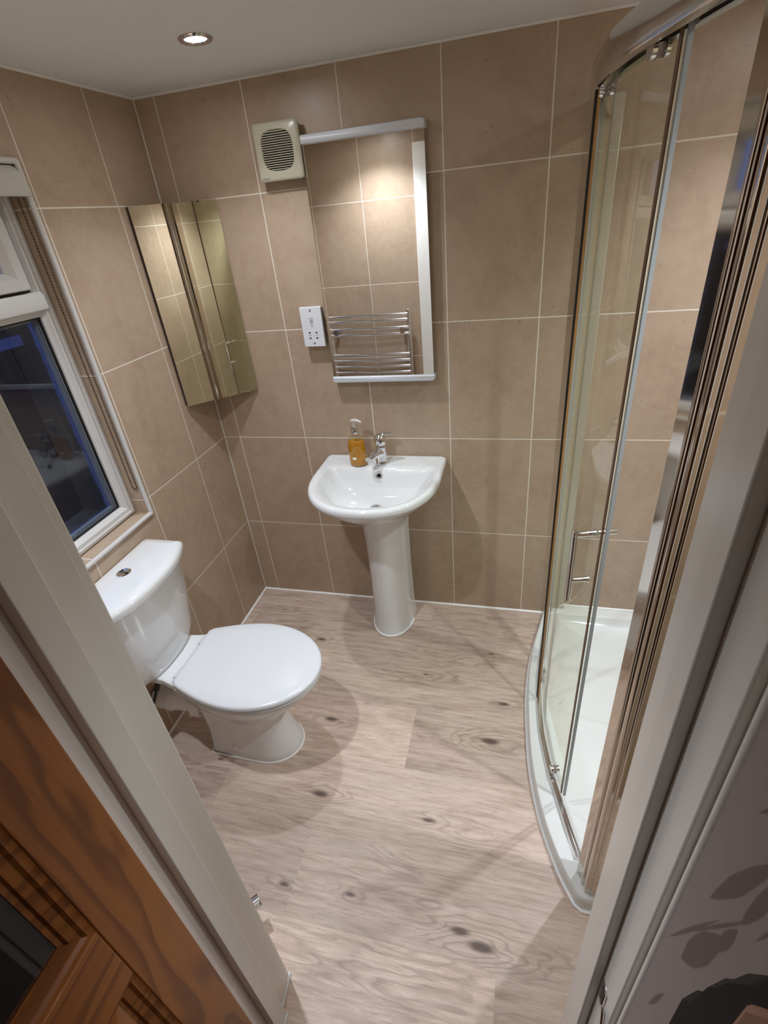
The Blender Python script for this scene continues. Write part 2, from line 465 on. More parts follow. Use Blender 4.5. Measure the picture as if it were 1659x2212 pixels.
# left wall with window hole
WY0, WY1, WZ0, WZ1 = -1.25, -.59, .850, 1.925
def lu(y): return -(y + .241)
def lq(y0, y1, z0, z1, x=0.0): return ([(x,y0,z0),(x,y1,z0),(x,y1,z1),(x,y0,z1)], [(lu(y0),z0-VZ),(lu(y1),z0-VZ),(lu(y1),z1-VZ),(lu(y0),z1-VZ)])
XF = -.052     # face of the window frame
lw = [lq(WY1,0,0,H), lq(YN-.12,WY0,0,H), lq(WY0,WY1,0,WZ0), lq(WY0,WY1,WZ1,H)]
lw += [([(0,WY1,WZ0),(XF-.09,WY1,WZ0),(XF-.09,WY1,WZ1),(0,WY1,WZ1)], [(.06,WZ0-VZ),(.16,WZ0-VZ),(.16,WZ1-VZ),(.06,WZ1-VZ)]),
       ([(0,WY0,WZ0),(XF-.09,WY0,WZ0),(XF-.09,WY0,WZ1),(0,WY0,WZ1)], [(.06,WZ0-VZ),(.16,WZ0-VZ),(.16,WZ1-VZ),(.06,WZ1-VZ)]),
       ([(0,WY0,WZ0),(0,WY1,WZ0),(XF-.09,WY1,WZ0),(XF-.09,WY0,WZ0)], [(lu(WY0),.1),(lu(WY1),.1),(lu(WY1),.2),(lu(WY0),.2)]),
       ([(0,WY0,WZ1),(0,WY1,WZ1),(XF-.09,WY1,WZ1),(XF-.09,WY0,WZ1)], [(lu(WY0),.1),(lu(WY1),.1),(lu(WY1),.2),(lu(WY0),.2)])]
for q in (lq(WY1,.1,-.05,H,-.30), lq(YN-.12,WY0,-.05,H,-.30), lq(WY0,WY1,-.05,WZ0,-.30), lq(WY0,WY1,WZ1,H,-.30)): lw.append(q)
tiled('wall_left', lw, 'beige tiled left wall with the dark window')
# outside reveal of the window opening (painted render)
bm = bmesh.new()
for (a, b, c, d) in (((XF-.09,WY1),(-.30,WY1),WZ0,WZ1), ((XF-.09,WY0),(-.30,WY0),WZ0,WZ1)):
    bm.faces.new([bm.verts.new(p) for p in ((a[0],a[1],c),(b[0],b[1],c),(b[0],b[1],d),(a[0],a[1],d))])
for zz in (WZ0, WZ1):
    bm.faces.new([bm.verts.new(p) for p in ((XF-.09,WY0,zz),(XF-.09,WY1,zz),(-.30,WY1,zz),(-.30,WY0,zz))])
tag(finish('trim_1', bm, OUTW, smooth=0), 'pale rendered outer reveal around the window opening', 'trim', kind='structure')
# right wall
tiled('wall_right', [([(XR,YN-.12,0),(XR,0,0),(XR,0,H),(XR,YN-.12,H)], [(YN-.12+.3,-NZ),(.3,-NZ),(.3,H-NZ),(YN-.12+.3,H-NZ)]),
                     ([(XR+.1,YN-.12,0),(XR+.1,0,0),(XR+.1,0,H),(XR+.1,YN-.12,H)], [(.1,.1)]*4)],
      'beige tiled right wall inside the shower')
# near wall (two tiled pieces and the piece over the door), hall side painted
DX0, DX1, DZ = .785, 1.450, 1.985
def nq(x0, x1, z0, z1, off): return ([(x0,YN,z0),(x1,YN,z0),(x1,YN,z1),(x0,YN,z1)], [(x0-off,z0-NZ),(x1-off,z0-NZ),(x1-off,z1-NZ),(x0-off,z1-NZ)])
tiled('wall_front', [nq(0,DX0-.012,0,H,NX), nq(DX1+.012,XR,0,H,1.885), nq(DX0-.012,DX1+.012,DZ+.012,H,NX)], 'beige tiled doorway wall with the towel rail')
bm = boxes((-.3,DX0-.012,YH,YN-.002,0,H), (DX1+.016,XR+.1,YH,YN-.002,0,H), (DX0-.012,DX1+.012,YH,YN-.002,DZ+.012,H))
tag(finish('wall_hall_front', bm, HALLW, smooth=0), 'plain painted hall face of the doorway wall', 'wall', kind='structure')

# floor of plank faces
bm = bmesh.new(); cl = bm.loops.layers.color.new('plank')
rows = [(-.13, .0, [.95]), (-.385, -.13, [1.265, .05]), (-.64, -.385, [.53, 1.75]), (-.895, -.64, [.97, 2.2]), (-1.15, -.895, [.33, 1.62]), (-1.40, -1.15, [.711, 1.95]), (-1.66, -1.40, [1.316, .1])]
tones = iter([.5,.35, .42,.2,.55, .55,.42,.3, .72,.28,.4, .35,.6,.45, .42,.66,.5, .95,.95,.72, .5,.5,.5,.5])
for y0, y1, js in rows:
    xs = [0.0] + sorted(j for j in js if 0 < j < XR) + [XR]
    for a, b in zip(xs[:-1], xs[1:]):
        f = bm.faces.new([bm.verts.new(p) for p in ((a,y0,0),(b,y0,0),(b,y1,0),(a,y1,0))])
        c = (random.random(), random.random(), next(tones), 1)
        for l in f.loops: l[cl] = c
bmesh.ops.remove_doubles(bm, verts=bm.verts, dist=1e-5)
for p in ((0,YH,-.06),):
    pass
tag(finish('floor', bm, FLOORM, smooth=0), 'grey-brown oak plank vinyl floor', 'floor', kind='structure')
tag(finish('ceiling', boxes((-.3,XR+.1,-3.0,.1,H,H+.06)), CEIL, smooth=0), 'white painted ceiling with a round downlight', 'ceiling', kind='structure')
tag(finish('floor_hall', boxes((.6,1.7,-3.0,-1.66,-.05,-.002)), CARPET, smooth=0), 'dark hall carpet outside the doorway', 'floor', kind='structure')
bm = boxes((1.449,1.52,-3.0,-1.690,0,H))
tag(finish('wall_hall_right', bm, PAPER, smooth=0), 'dim hall wall papered with dark leaf sprigs', 'wall', kind='structure')
tag(finish('wall_hall_left', boxes((.62,.70,-3.0,YH,0,H)), HALLW, smooth=0), 'plain hall wall behind the open pine door', 'wall', kind='structure')
tag(finish('wall_hall_back', boxes((.62,1.52,-3.06,-3.0,0,H)), HALLW, smooth=0), 'plain wall at the end of the hall', 'wall', kind='structure')

# sealant lines
bm = bmesh.new()
def cove(bm, p, q, nrm, r=.0065):
    p, q, nrm = Vector(p), Vector(q), Vector(nrm)
    pr = [Vector((0,0,r))] + [nrm * (r * (1 - math.cos(t))) * 0 + nrm * (r * math.sin(t)) * 1 + Vector((0,0,r * (1 - math.sin(t)))) for t in (PI/8, PI/4, 3*PI/8)] + [nrm * r, Vector((0,0,0))]
    loft(bm, [[p + v for v in pr], [q + v for v in pr]])
cove(bm, (0,0,0), (1.478,0,0), (0,-1,0))
tag(finish('trim_2', bm, SILIC), 'white sealant line where the back wall meets the floor', 'trim', kind='structure')
bm = bmesh.new(); cove(bm, (0,YN,0), (0,0,0), (1,0,0))
tag(finish('trim_3', bm, SILIC), 'white sealant line along the floor below the window wall', 'trim', kind='structure')
bm = bmesh.new(); cove(bm, (0,YN,0), (.681,YN,0), (0,1,0)); cove(bm, (1.56,YN,0), (XR,YN,0), (0,1,0))
tag(finish('trim_4', bm, SILIC), 'white sealant line along the floor at the doorway wall', 'trim', kind='structure')
bm = bmesh.new(); tube(bm, [(.003,-.003,.01),(.003,-.003,H-.004)], .0032, 8); 
tag(finish('trim_5', bm, GROUT), 'pale grout line up the back left corner of the room', 'trim', kind='structure')
bm = bmesh.new(); tube(bm, [(.0,-.003,H-.003),(XR,-.003,H-.003)], .005, 8); 
tag(finish('trim_6', bm, CEIL), 'thin white bead between back wall and ceiling', 'trim', kind='structure')
bm = bmesh.new(); tube(bm, [(.003,YN,H-.003),(.003,0,H-.003)], .005, 8)
tag(finish('trim_7', bm, CEIL), 'thin white bead between left wall and ceiling', 'trim', kind='structure')
# white quarter-round bead round the window opening
bm = bmesh.new()
r = .008
tube(bm, [(.002,WY1+.003,WZ0-.004),(.002,WY1+.003,WZ1+.004)], r, 12)
tube(bm, [(.002,WY0-.003,WZ0-.004),(.002,WY1+.003,WZ0-.004)], r, 12)
tube(bm, [(.002,WY0-.003,WZ1+.004),(.002,WY1+.003,WZ1+.004)], r, 12)
tube(bm, [(.002,WY0-.003,WZ0-.004),(.002,WY0-.003,WZ1+.004)], r, 12)
tag(finish('trim_8', bm, UPVC), 'white plastic tile bead framing the window opening', 'trim', kind='structure')

# ------------------------------------------------------------------ doorway lining, stops and architraves
def xbox(name, bs, label, parent=None, m=None, bev=.002):
    return finish(name, boxes(*bs), m or GLOSSW, parent, smooth=30, bevel=bev)
# left jamb
lj = thing('trim_9', (.78,-1.6,0), 'white painted left door jamb with stop beside the open pine door', 'door frame', kind='structure')
xbox('lining', [(DX0-.03,DX0,-1.6765,YN+.001,0,DZ)], '', lj)
xbox('architrave', [(.681,.781,YN,-1.518,0,2.045)], '', lj, bev=.004)
xbox('door_stop', [(DX0,.805,-1.632,-1.590,0,DZ)], '', lj)
bm = bmesh.new()
tube(bm, [(.780,-1.516,.004),(.7875,-1.585,.004)], .0065, 8); tube(bm, [(.806,-1.592,.004),(.806,-1.632,.004)], .004, 8)
finish('sealant_bead', bm, SILIC, lj)
# right jamb
rj = thing('trim_10', (1.46,-1.6,0), 'white painted right door jamb with strike plate beside the shower', 'door frame', kind='structure')
xbox('lining', [(DX1,DX1+.012,-1.669,YN+.001,0,DZ)], '', rj)
xbox('architrave', [(DX1+.002,DX1+.10,YN,-1.518,0,2.045)], '', rj, bev=.004)
xbox('door_stop', [(1.437,DX1,-1.622,-1.586,0,DZ)], '', rj)
def sweep_z(name, prof, z0, z1, parent, m):
    bm = bmesh.new(); loft(bm, [[(x,y,z0) for x,y in prof], [(x,y,z1) for x,y in prof]]); return finish(name, bm, m, parent, smooth=45)
mp = [(1.470,-1.664),(1.4576,-1.669),(1.4576,-1.673),(1.4545,-1.680),(1.4530,-1.6835)] + [(1.4525+.0055*math.cos(math.radians(a)), -1.6890+.0055*math.sin(math.radians(a))) for a in (100,120,140,160,180,200,220,240)] + [(1.4497,-1.6950),(1.470,-1.6950)]
sweep_z('hall_moulding', mp, 0, 2.05, rj, GLOSSW)
# strike plate
bm = boxes((1.4488,1.4505,-1.648,-1.628,.775,.835))
sp = finish('strike_plate', bm, CHROME2, rj, bevel=.0006)
bm = boxes((1.4480,1.4490,-1.643,-1.633,.79,.822)); finish('latch_hole', bm, DARK, sp, smooth=0)
bm = bmesh.new(); tube(bm, [(1.4487,-1.648,.805),(1.447,-1.657,.803),(1.4455,-1.665,.798)], .0028, 8); finish('strike_lip', bm, CHROME2, sp)
# head
tag(xbox('trim_11', [(DX0,DX1,YH,YN+.001,DZ,DZ+.012),(DX0,DX1,-1.632,-1.590,DZ-.016,DZ)], ''), 'white painted lining across the top of the doorway', 'door frame', kind='structure')
tag(xbox('trim_12', [(.7815,DX1+.0015,YN,-1.5185,1.990,2.045)], ''), 'white architrave across the top of the doorway', 'door frame', kind='structure')

# ------------------------------------------------------------------ pine door, opened into the hall
XD0, XD1 = .785, .825
YD0 = -1.677; YDE = YD0 - .66
dr = thing('door_1', (.785, YD0, 0), 'varnished pine panel door standing open at the left of the doorway', 'door', kind='structure')
st1, mun0, mun1 = YD0 - .084, YD0 - .28, YD0 - .38
zb0, zb1, zl0, zl1, zt0, zt1 = .008, .21, .857, .990, 1.86, 1.975
finish('stile', boxes((XD0,XD1,st1,YD0,zb0,zt1)), PINE, dr, bevel=.002)
finish('stile', boxes((XD0,XD1,YDE,YDE+.10,zb0,zt1)), PINE, dr, bevel=.002)
finish('rail', boxes((XD0+.0003,XD1-.0003,YDE+.10,st1,zb0,zb1)), PINER, dr, bevel=.002)
finish('rail', boxes((XD0+.0003,XD1-.0003,YDE+.10,st1,zl0,zl1)), PINER, dr, bevel=.002)
finish('rail', boxes((XD0+.0003,XD1-.0003,YDE+.10,st1,zt0,zt1)), PINER, dr, bevel=.002)
finish('muntin', boxes((XD0+.0003,XD1-.0003,mun1,mun0,zb1,zl0)), PINE, dr, bevel=.002)
finish('muntin', boxes((XD0+.0003,XD1-.0003,mun1,mun0,zl1,zt0)), PINE, dr, bevel=.002)
def moulding(y0, y1, z0, z1):
    # stepped frame round a panel: profile (inset, x)
    prof = [(0, XD1-.001), (.004, XD1-.003), (.008, XD1-.0035), (.012, XD1-.008), (.022, XD1-.011), (.024, XD1-.016), (.030, XD1-.017), (.030, XD0+.017), (0, XD0+.001)]
    bm = bmesh.new()
    rings = [[(x, y0+i, z0+i), (x, y1-i, z0+i), (x, y1-i, z1-i), (x, y0+i, z1-i)] for i, x in prof]
    loft(bm, rings + [rings[0]], False, False)
    return bm
for y0, y1 in ((mun0, st1), (YDE+.10, mun1)):
    mo = finish('panel_moulding', moulding(y0, y1, zl1, zt0), PINER, dr, smooth=25)
    mo = finish('panel_moulding', moulding(y0, y1, zb1, zl0), PINER, dr, smooth=25)
    g = finish('glass_pane', boxes((XD0+.017,XD1-.018,y0+.026,y1-.026,zl1+.026,zt0-.026)), DGLASS, dr, smooth=0); g['label'] = 'dark glazed upper panel'
    bm = bmesh.new()
    rings = []
    for i, x in ((.026, XD1-.018), (.055, XD1-.008), (.055, XD1-.008)):
        rings.append([(x, y0+i, zb1+i), (x, y1-i, zb1+i), (x, y1-i, zl0-i), (x, y0+i, zl0-i)])
    back = [(XD0+.01, y, z) for _, y, z in rings[0]]
    loft(bm, [back] + rings[:2]); finish('raised_panel', bm, PINE, dr, smooth=20)
for hz in (.30, 1.72):
    bm = bmesh.new(); 
    box(bm, .7850, .7865, -1.676, -1.650, hz, hz+.075)
    for k in range(4): tube(bm, [(.7868,-1.6725,hz+.002+k*.019),(.7868,-1.6725,hz+.017+k*.019)], .0035, 10)
    h = finish('hinge', bm, GLOSSW, dr, bevel=.0004)
    h['label'] = 'painted-over hinge'

# ------------------------------------------------------------------ window
wn = thing('window_1', (XF, -.92, WZ0), 'dark night window in a white plastic frame above the toilet', 'window', kind='structure')
x0, x1 = XF - .065, XF
ZT0, ZT1 = 1.555, 1.622
def stepped(y0, y1, z0, z1, prof):
    bm = bmesh.new()
    rings = [[(x, y0+i, z0+i), (x, y1-i, z0+i), (x, y1-i, z1-i), (x, y0+i, z1-i)] for i, x in prof]
    loft(bm, rings + [rings[0]], False, False); return bm
# outer frame with stepped profile
fr = stepped(WY0, WY1, WZ0, WZ1, [(0,x1-.012),(.004,x1-.006),(.010,x1-.004),(.013,x1-.0005),(.019,x1),(.022,x1-.004),(.034,x1-.006),(.036,x1-.010),(.046,x1-.020),(.048,x0+.02),(.045,x0),(0,x0)])
finish('window_frame', fr, UPVC, wn, smooth=30)
bm = bmesh.new()
pr_ = [(x0+.01,ZT0),(x1-.014,ZT0),(x1-.008,ZT0+.008),(x1-.006,ZT0+.014),(x1+.004,ZT0+.018),(x1+.006,ZT0+.024),(x1+.004,ZT1-.012),(x1-.002,ZT1-.002),(x0+.01,ZT1)]
loft(bm, [[(x,WY0+.02,z) for x,z in pr_], [(x,WY1-.030,z) for x,z in pr_]])
finish('transom', bm, UPVC, wn, smooth=30)
# top-hung vent sash
sy0, sy1, sz0, sz1 = WY0+.060, WY1-.062, ZT1+.006, WZ1-.05
sash = finish('vent_sash', stepped(sy0, sy1, sz0, sz1, [(0,x1-.002),(.003,x1+.006),(.018,x1+.008),(.030,x1+.004),(.040,x1-.008),(.048,x1-.016),(.048,x0+.014),(0,x0+.014)]), UPVC, wn, smooth=30)
finish('glass_pane', boxes((x0+.024,x0+.028,sy0+.044,sy1-.044,sz0+.044,sz1-.044)), WGLASS, sash, smooth=0)
gy0, gy1, gz0, gz1 = WY0+.044, WY1-.044, WZ0+.044, ZT0+.002
finish('gasket', stepped(WY0+.046, WY1-.046, WZ0+.046, ZT0, [(0,x1-.026),(.005,x1-.026),(.005,x1-.034),(0,x1-.034)]), BLACKS, wn, smooth=0)
finish('gasket', stepped(WY0+.040, WY1-.048, ZT1-.006, WZ1-.03, [(0,x1-.020),(.012,x1-.020),(.012,x1-.05),(0,x1-.05)]), BLACKS, wn, smooth=0)
PX = x1 - .034
finish('glass_pane', boxes((PX-.004,PX,gy0,gy1,gz0,gz1)), WGLASS, wn, smooth=0)
finish('spacer_bar', stepped(WY0+.049, WY1-.049, WZ0+.049, ZT0-.003, [(0,PX-.006),(.010,PX-.006),(.010,PX-.020),(0,PX-.020)]), mat('spacer', (.16,.18,.24), .4), wn, smooth=0)
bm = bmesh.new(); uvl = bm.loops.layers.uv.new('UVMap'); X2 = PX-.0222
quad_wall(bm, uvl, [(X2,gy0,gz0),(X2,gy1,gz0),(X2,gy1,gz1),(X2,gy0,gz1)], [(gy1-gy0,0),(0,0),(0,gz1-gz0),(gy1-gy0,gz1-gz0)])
finish('dusk_blue_residue', bm, FILM, wn, smooth=0)
finish('glass_pane', boxes((PX-.026,PX-.0224,gy0,gy1,gz0,gz1)), glass_material('outer_glass', (.93,.95,.95), 1.35), wn, smooth=0)
# dim yard beyond
tag(finish('ground', boxes((-4,-.30,-4,2,-.10,-.05)), FENCE, smooth=0), 'dark ground outside the window', 'ground', kind='structure')
tag(finish('wall_garden', boxes((-1.9,-1.8,-4,2,-.05,1.5)), FENCE, smooth=0), 'dark wall across the yard outside the window', 'wall', kind='structure')

# roller blind rolled up at the head of the opening
rb = thing('roller_blind', (-.012,-.60,1.88), 'cream roller blind rolled up at the top of the dark window', 'blind')
bm = bmesh.new()
tube(bm, [(-.012,WY0+.02,1.888),(-.012,-.606,1.888)], .033, 32)
finish('fabric_roll', bm, BLIND, rb)
bm = bmesh.new()
hp = rounded_poly([(.012,1.848),(.026,1.848),(.028,1.862),(.021,1.888),(.014,1.888),(.012,1.866)], .003, 3)
loft(bm, [[(x,WY0+.02,z) for x,z in hp], [(x,-.601,z) for x,z in hp]]); finish('hem_bar', bm, BLIND, rb)
bm = bmesh.new(); lathe(bm, [(.012,0),(.026,.001),(.028,.006),(.02,.008)], (-.012,-.603,1.888), 24, 'y'); finish('side_bracket', bm, UPVC, rb)
bm = bmesh.new()
zc0, zc1, xa, xb, yc = .962, 1.875, -.026, -.0075, -.599
N = 118; loop = []
for k in range(N): loop.append((xa, yc, zc1 - (zc1 - zc0) * k / (N - 1)))
for k in range(1, 6):
    t = PI * k / 6; loop.append(((xa+xb)/2 - (xb-xa)/2*math.cos(t), yc, zc0 - (xb-xa)/2*math.sin(t)))
for k in range(N): loop.append((xb, yc, zc0 + (zc1 - zc0) * k / (N - 1)))
for p in loop: sphere(bm, p, .0026, 6, 4)
tube(bm, loop, .0007, 5); finish('bead_chain', bm, BEADM, rb, smooth=180)

# ------------------------------------------------------------------ ceiling downlights
def downlight(x, y, w, label):
    t = thing('ceiling_downlight', (x, y, H), label, 'light', 'recessed ceiling downlights')
    bm = bmesh.new()
    lathe(bm, [(.027,-.0005),(.030,-.005),(.040,-.006),(.0425,-.0025),(.0425,.0)], (x,y,H), 40, cap0=False, cap1=False); finish('trim_ring', bm, CHROME2, t)
    bm = bmesh.new(); lathe(bm, [(.0,-.002),(.020,-.0025),(.027,-.0022)], (x,y,H), 32, cap0=False, cap1=False); finish('lens', bm, LED, t)
    ld = bpy.data.lights.new('downlight_beam', 'SPOT'); ld.energy = w; ld.color = LAMP_COL; ld.shadow_soft_size = .02
    ld.spot_size = math.radians(128); ld.spot_blend = 1.0
    lo = bpy.data.objects.new('downlight_beam', ld); COL.objects.link(lo); lo.parent = t; lo.location = (0,0,-.03)
    return t
downlight(*LAMPS[0], 'lit round chrome downlight in the ceiling near the back left corner')
downlight(*LAMPS[1], 'round ceiling downlight in front of the towel rail wall')
downlight(*LAMPS[2], 'round ceiling downlight above the back of the shower tray')
downlight(*LAMPS[3], 'round ceiling downlight above the front end of the shower')
hl = bpy.data.lights.new('hall_fill', 'AREA'); hl.energy = 0.07; hl.size = .3; hl.color = (1, .86, .78)  # weak fill light added in the unseen hall to lift the door frame
ho = bpy.data.objects.new('hall_fill', hl); COL.objects.link(ho); ho.location = (1.30,-2.80,2.05)

# ------------------------------------------------------------------ washbasin
BX = .766
def basin_outline(a, yb, ys, yf, nexp=2.25, rc=.02, cx=BX, steps=48):
    """straight back at yb, straight sides to ys, superellipse front to yf"""
    pts = [(cx+a, yb, rc), (cx-a, yb, rc)]
    P = rounded_poly([(cx+a, yb-.12, 0), (cx+a, yb, rc), (cx-a, yb, rc), (cx-a, yb-.12, 0)], rc)
    b = ys - yf
    for k in range(steps + 1):
        t = PI * k / steps
        c, s = math.cos(t), math.sin(t)
        x = -math.copysign(abs(c) ** (2 / nexp), c) * a; y = -(abs(s) ** (2 / nexp)) * b
        P.append((cx + x, ys + y))
    return P
wb_ = thing('washbasin', (BX,-.25,.70), 'white D-shaped ceramic washbasin on a pedestal at the back wall', 'sink')
cen = (BX, -.275); N = 160
def ring(outl, z, zback=None): return [(x, y, z) for x, y in ray_outline(outl, cen, N)]
O = lambda a, yb, ys, yf, rc=.02, n=2.25: basin_outline(a, yb, ys, yf, n, rc)
rz = .826
rings = [ring(O(.085,-.10,-.16,-.31,.05), .655), ring(O(.125,-.06,-.16,-.350,.05), .680), ring(O(.170,-.02,-.18,-.395,.04), .712), ring(O(.212,-.004,-.19,-.435,.03), .746),
         ring(O(.238,-.003,-.19,-.458,.02), .772), ring(O(.248,-.003,-.19,-.468,.016), .786), ring(O(.251,-.002,-.19,-.471,.014), .7905), ring(O(.258,-.002,-.19,-.479,.014), .7920), ring(O(.2635,-.001,-.19,-.4845,.014), .797), ring(O(.2655,-.001,-.19,-.4865,.014), .806), ring(O(.2645,-.002,-.19,-.4855,.014), .815), ring(O(.261,-.005,-.19,-.482,.014), .8215), ring(O(.255,-.010,-.19,-.476,.014), .8255),
         ring(O(.248,-.016,-.19,-.469,.014), rz), ring(O(.242,-.030,-.19,-.462,.012), .8245), ring(O(.236,-.100,-.20,-.455,.02), .8225)]
def inner(a, yb, yf, rc=.03): return basin_outline(a, yb, -.215, yf, 2.1, rc)
rings += [ring(inner(.229,-.121,-.446), .8205), ring(inner(.223,-.126,-.438), .816), ring(inner(.216,-.132,-.430), .806), ring(inner(.206,-.140,-.418), .785), ring(inner(.187,-.150,-.400,.05), .752),
          ring(inner(.160,-.162,-.376,.06), .726), ring(inner(.118,-.182,-.335,.06), .710), ring(basin_outline(.06,-.205,-.235,-.29,2,.03), .704)]
dc = (.770,-.245)
def circ(c, r, z): return [(cen[0]+0, 0, 0)] and [(c[0]+r*math.cos(2*PI*k/N), c[1]+r*math.sin(2*PI*k/N), z) for k in range(N)]
rings += [circ(dc,.024,.702), circ(dc,.021,.696), circ(dc,.020,.675)]
bm = bmesh.new(); loft(bm, rings)
bowl = finish('bowl', bm, CERAM, wb_, smooth=60)
bm = bmesh.new(); lathe(bm, [(.006,.0),(.012,.0015),(.020,.003),(.024,.002),(.026,-.002)], (dc[0],dc[1],.7025), 36, cap1=False); 
w = finish('waste', bm, CHROME2, wb_); w['label'] = 'chrome plughole'
# overflow ring on the sloped back of the bowl
ov = Vector((.7655,-.1365,.794)); 
bm = bmesh.new(); lathe(bm, [(.0085,.0015),(.011,.0035),(.0145,.0035),(.0165,.0005),(.0165,-.004)], (0,0,0), 32, cap0=False, cap1=False)
rot = Matrix.Rotation(math.radians(72), 4, 'X'); bmesh.ops.transform(bm, matrix=Matrix.Translation(ov) @ rot, verts=bm.verts); orr = finish('overflow_ring', bm, CHROME, wb_)
bm = bmesh.new(); lathe(bm, [(.0,.0012),(.010,.0012)], (0,0,0), 24, cap0=False, cap1=True); bmesh.ops.transform(bm, matrix=Matrix.Translation(ov) @ rot, verts=bm.verts); finish('overflow_hole', bm, DARK, wb_)

# pedestal
pd = thing('basin_pedestal', (BX,-.17,0), 'tall white ceramic pedestal column under the washbasin', 'pedestal')
def ped(z, hw, yb, yf):
    P = [(BX+hw, yb)] + [(BX+hw*math.cos(PI*k/24), (yb-.35*(yb-yf)) - (yb-yf)*.65*math.sin(PI*k/24)) for k in range(25)] + [(BX-hw, yb)]
    return [(x, y, z) for x, y in P]
prs = [(0,.096,-.055,-.262),(.006,.097,-.055,-.264),(.02,.094,-.056,-.260),(.10,.0905,-.057,-.254),(.30,.0885,-.058,-.250),(.50,.090,-.058,-.254),(.62,.096,-.058,-.266),(.66,.100,-.058,-.274),(.70,.104,-.058,-.282),(.70,.094,-.066,-.270),(.64,.085,-.070,-.25),(.02,.08,-.07,-.24)]
bm = bmesh.new(); loft(bm, [ped(*p) for p in prs]); finish('column', bm, CERAM, pd, smooth=50)
bm = bmesh.new(); P = ped(.004, .0985, -.055, -.266); tube(bm, P[1:-1], .0045, 8); s = finish('sealant_bead', bm, SILIC, pd)

# mixer tap
tp = thing('mixer_tap', (.775,-.085,.82), 'chrome single-lever mixer tap on the washbasin beside the soap', 'tap')
tx, ty, tz = .768, -.078, .8232
bm = bmesh.new(); lathe(bm, [(.0265,0),(.0268,.004),(.0245,.008),(.0235,.03),(.0225,.055),(.0225,.075),(.0215,.082),(.0205,.084)], (tx,ty,tz), 40); finish('body', bm, CHROME, tp)
bm = bmesh.new()
d = Vector((-.36,-1,0)).normalized()
sp_ = []
for k, (t, h, rw, rh) in enumerate([(.0,.044,.021,.020),(.02,.052,.021,.018),(.042,.057,.0205,.0145),(.062,.058,.0195,.013),(.082,.056,.0185,.0125),(.092,.053,.016,.010)]):
    c = Vector((tx,ty,tz+h)) + d * t; sd = Vector((-d.y, d.x, 0)); up = Vector((0,0,1))
    sp_.append([c + sd * (rw * math.copysign(abs(math.cos(a)) ** .75, math.cos(a))) + up * (rh * math.copysign(abs(math.sin(a)) ** .75, math.sin(a))) for a in [2*PI*i/24 for i in range(24)]])
loft(bm, sp_); finish('spout', bm, CHROME, tp)
bm = bmesh.new(); a0 = Vector((tx,ty,tz+.046)) + d * .080; lathe(bm, [(.0115,-.014),(.0125,-.012),(.0125,.0)], a0, 24); finish('aerator', bm, CHROME2, tp)
bm = bmesh.new(); lathe(bm, [(.0195,.084),(.024,.087),(.0255,.094),(.0255,.108),(.023,.120),(.016,.129),(.006,.133)], (tx,ty,tz), 40); hd = finish('handle_cap', bm, CHROME, tp)
bm = bmesh.new(); e = Vector((1,.12,0)).normalized(); sd = Vector((-e.y,e.x,0)); rr = []
for t, h, rw, rh in [(-.012,.124,.014,.007),(.008,.131,.018,.008),(.024,.134,.017,.0065),(.038,.133,.013,.005),(.050,.130,.008,.0038),(.055,.128,.004,.0025)]:
    c = Vector((tx,ty,tz+h)) + e * t
    rr.append([c + sd * (rw * math.cos(a)) + Vector((0,0,1)) * (rh * math.sin(a)) for a in [2*PI*i/20 for i in range(20)]])
loft(bm, rr); finish('lever', bm, CHROME, tp)
bm = bmesh.new(); q = Vector((tx,ty,tz+.104)) + Vector((.35,-1,0)).normalized()*.0252; sphere(bm, q, .0048, 12, 8); finish('indicator_dot', bm, DARK, tp)

# soap bottle
sb = thing('soap_dispenser', (.671,-.105,.8195), 'clear pump bottle of amber hand soap on the washbasin ledge', 'soap')
sx, sy, sz = .671, -.098, .8232
def oval(prof, n=40, f=.72): return [[(sx + r*math.cos(2*PI*k/n), sy + f*r*math.sin(2*PI*k/n), sz+h) for k in range(n)] for r, h in prof]
shell = [(.034,.0),(.0375,.003),(.0385,.012),(.0385,.085),(.0375,.102),(.033,.117),(.024,.128),(.016,.134),(.0135,.139),(.0135,.146)]
bm = bmesh.new(); loft(bm, oval(shell)); finish('bottle', bm, CLEARP, sb, smooth=60)
bm = bmesh.new(); loft(bm, oval([(.032,.003),(.0355,.006),(.0362,.013),(.0362,.085),(.0352,.101),(.0325,.108)])); lq_ = finish('liquid_soap', bm, SOAP, sb, smooth=60); lq_['label'] = 'amber liquid soap'
bm = bmesh.new(); lathe(bm, [(.0155,.143),(.0158,.146),(.0150,.170),(.0135,.173)], (sx,sy,sz), 32); finish('collar', bm, CHROME, sb)
bm = bmesh.new(); tube(bm, [(sx,sy,sz+.172),(sx,sy,sz+.190)], .0045, 12); tube(bm, [(sx-.010,sy+.002,sz+.194),(sx+.006,sy,sz+.196),(sx+.022,sy-.004,sz+.195),(sx+.034,sy-.007,sz+.190)], [.0065,.0085,.006,.0042], 12)
finish('pump_head', bm, PUMPC, sb)
bm = bmesh.new()
def wrap(a0, a1, z0, z1, rr=.0391, n=10):
    vs = []
    for k in range(n+1):
        t = a0 + (a1-a0)*k/n
        vs.append([(sx+rr*math.cos(t), sy+.72*rr*math.sin(t), sz+z) for z in (z0, z1)])
    loft(bm, vs, False, False, closed=False) if False else None
    for u_, v_ in zip(vs[:-1], vs[1:]): bm.faces.new([bm.verts.new(p) for p in (u_[0], v_[0], v_[1], u_[1])])
wrap(math.radians(248), math.radians(272), .034, .045)
finish('label', bm, LABEL, sb)

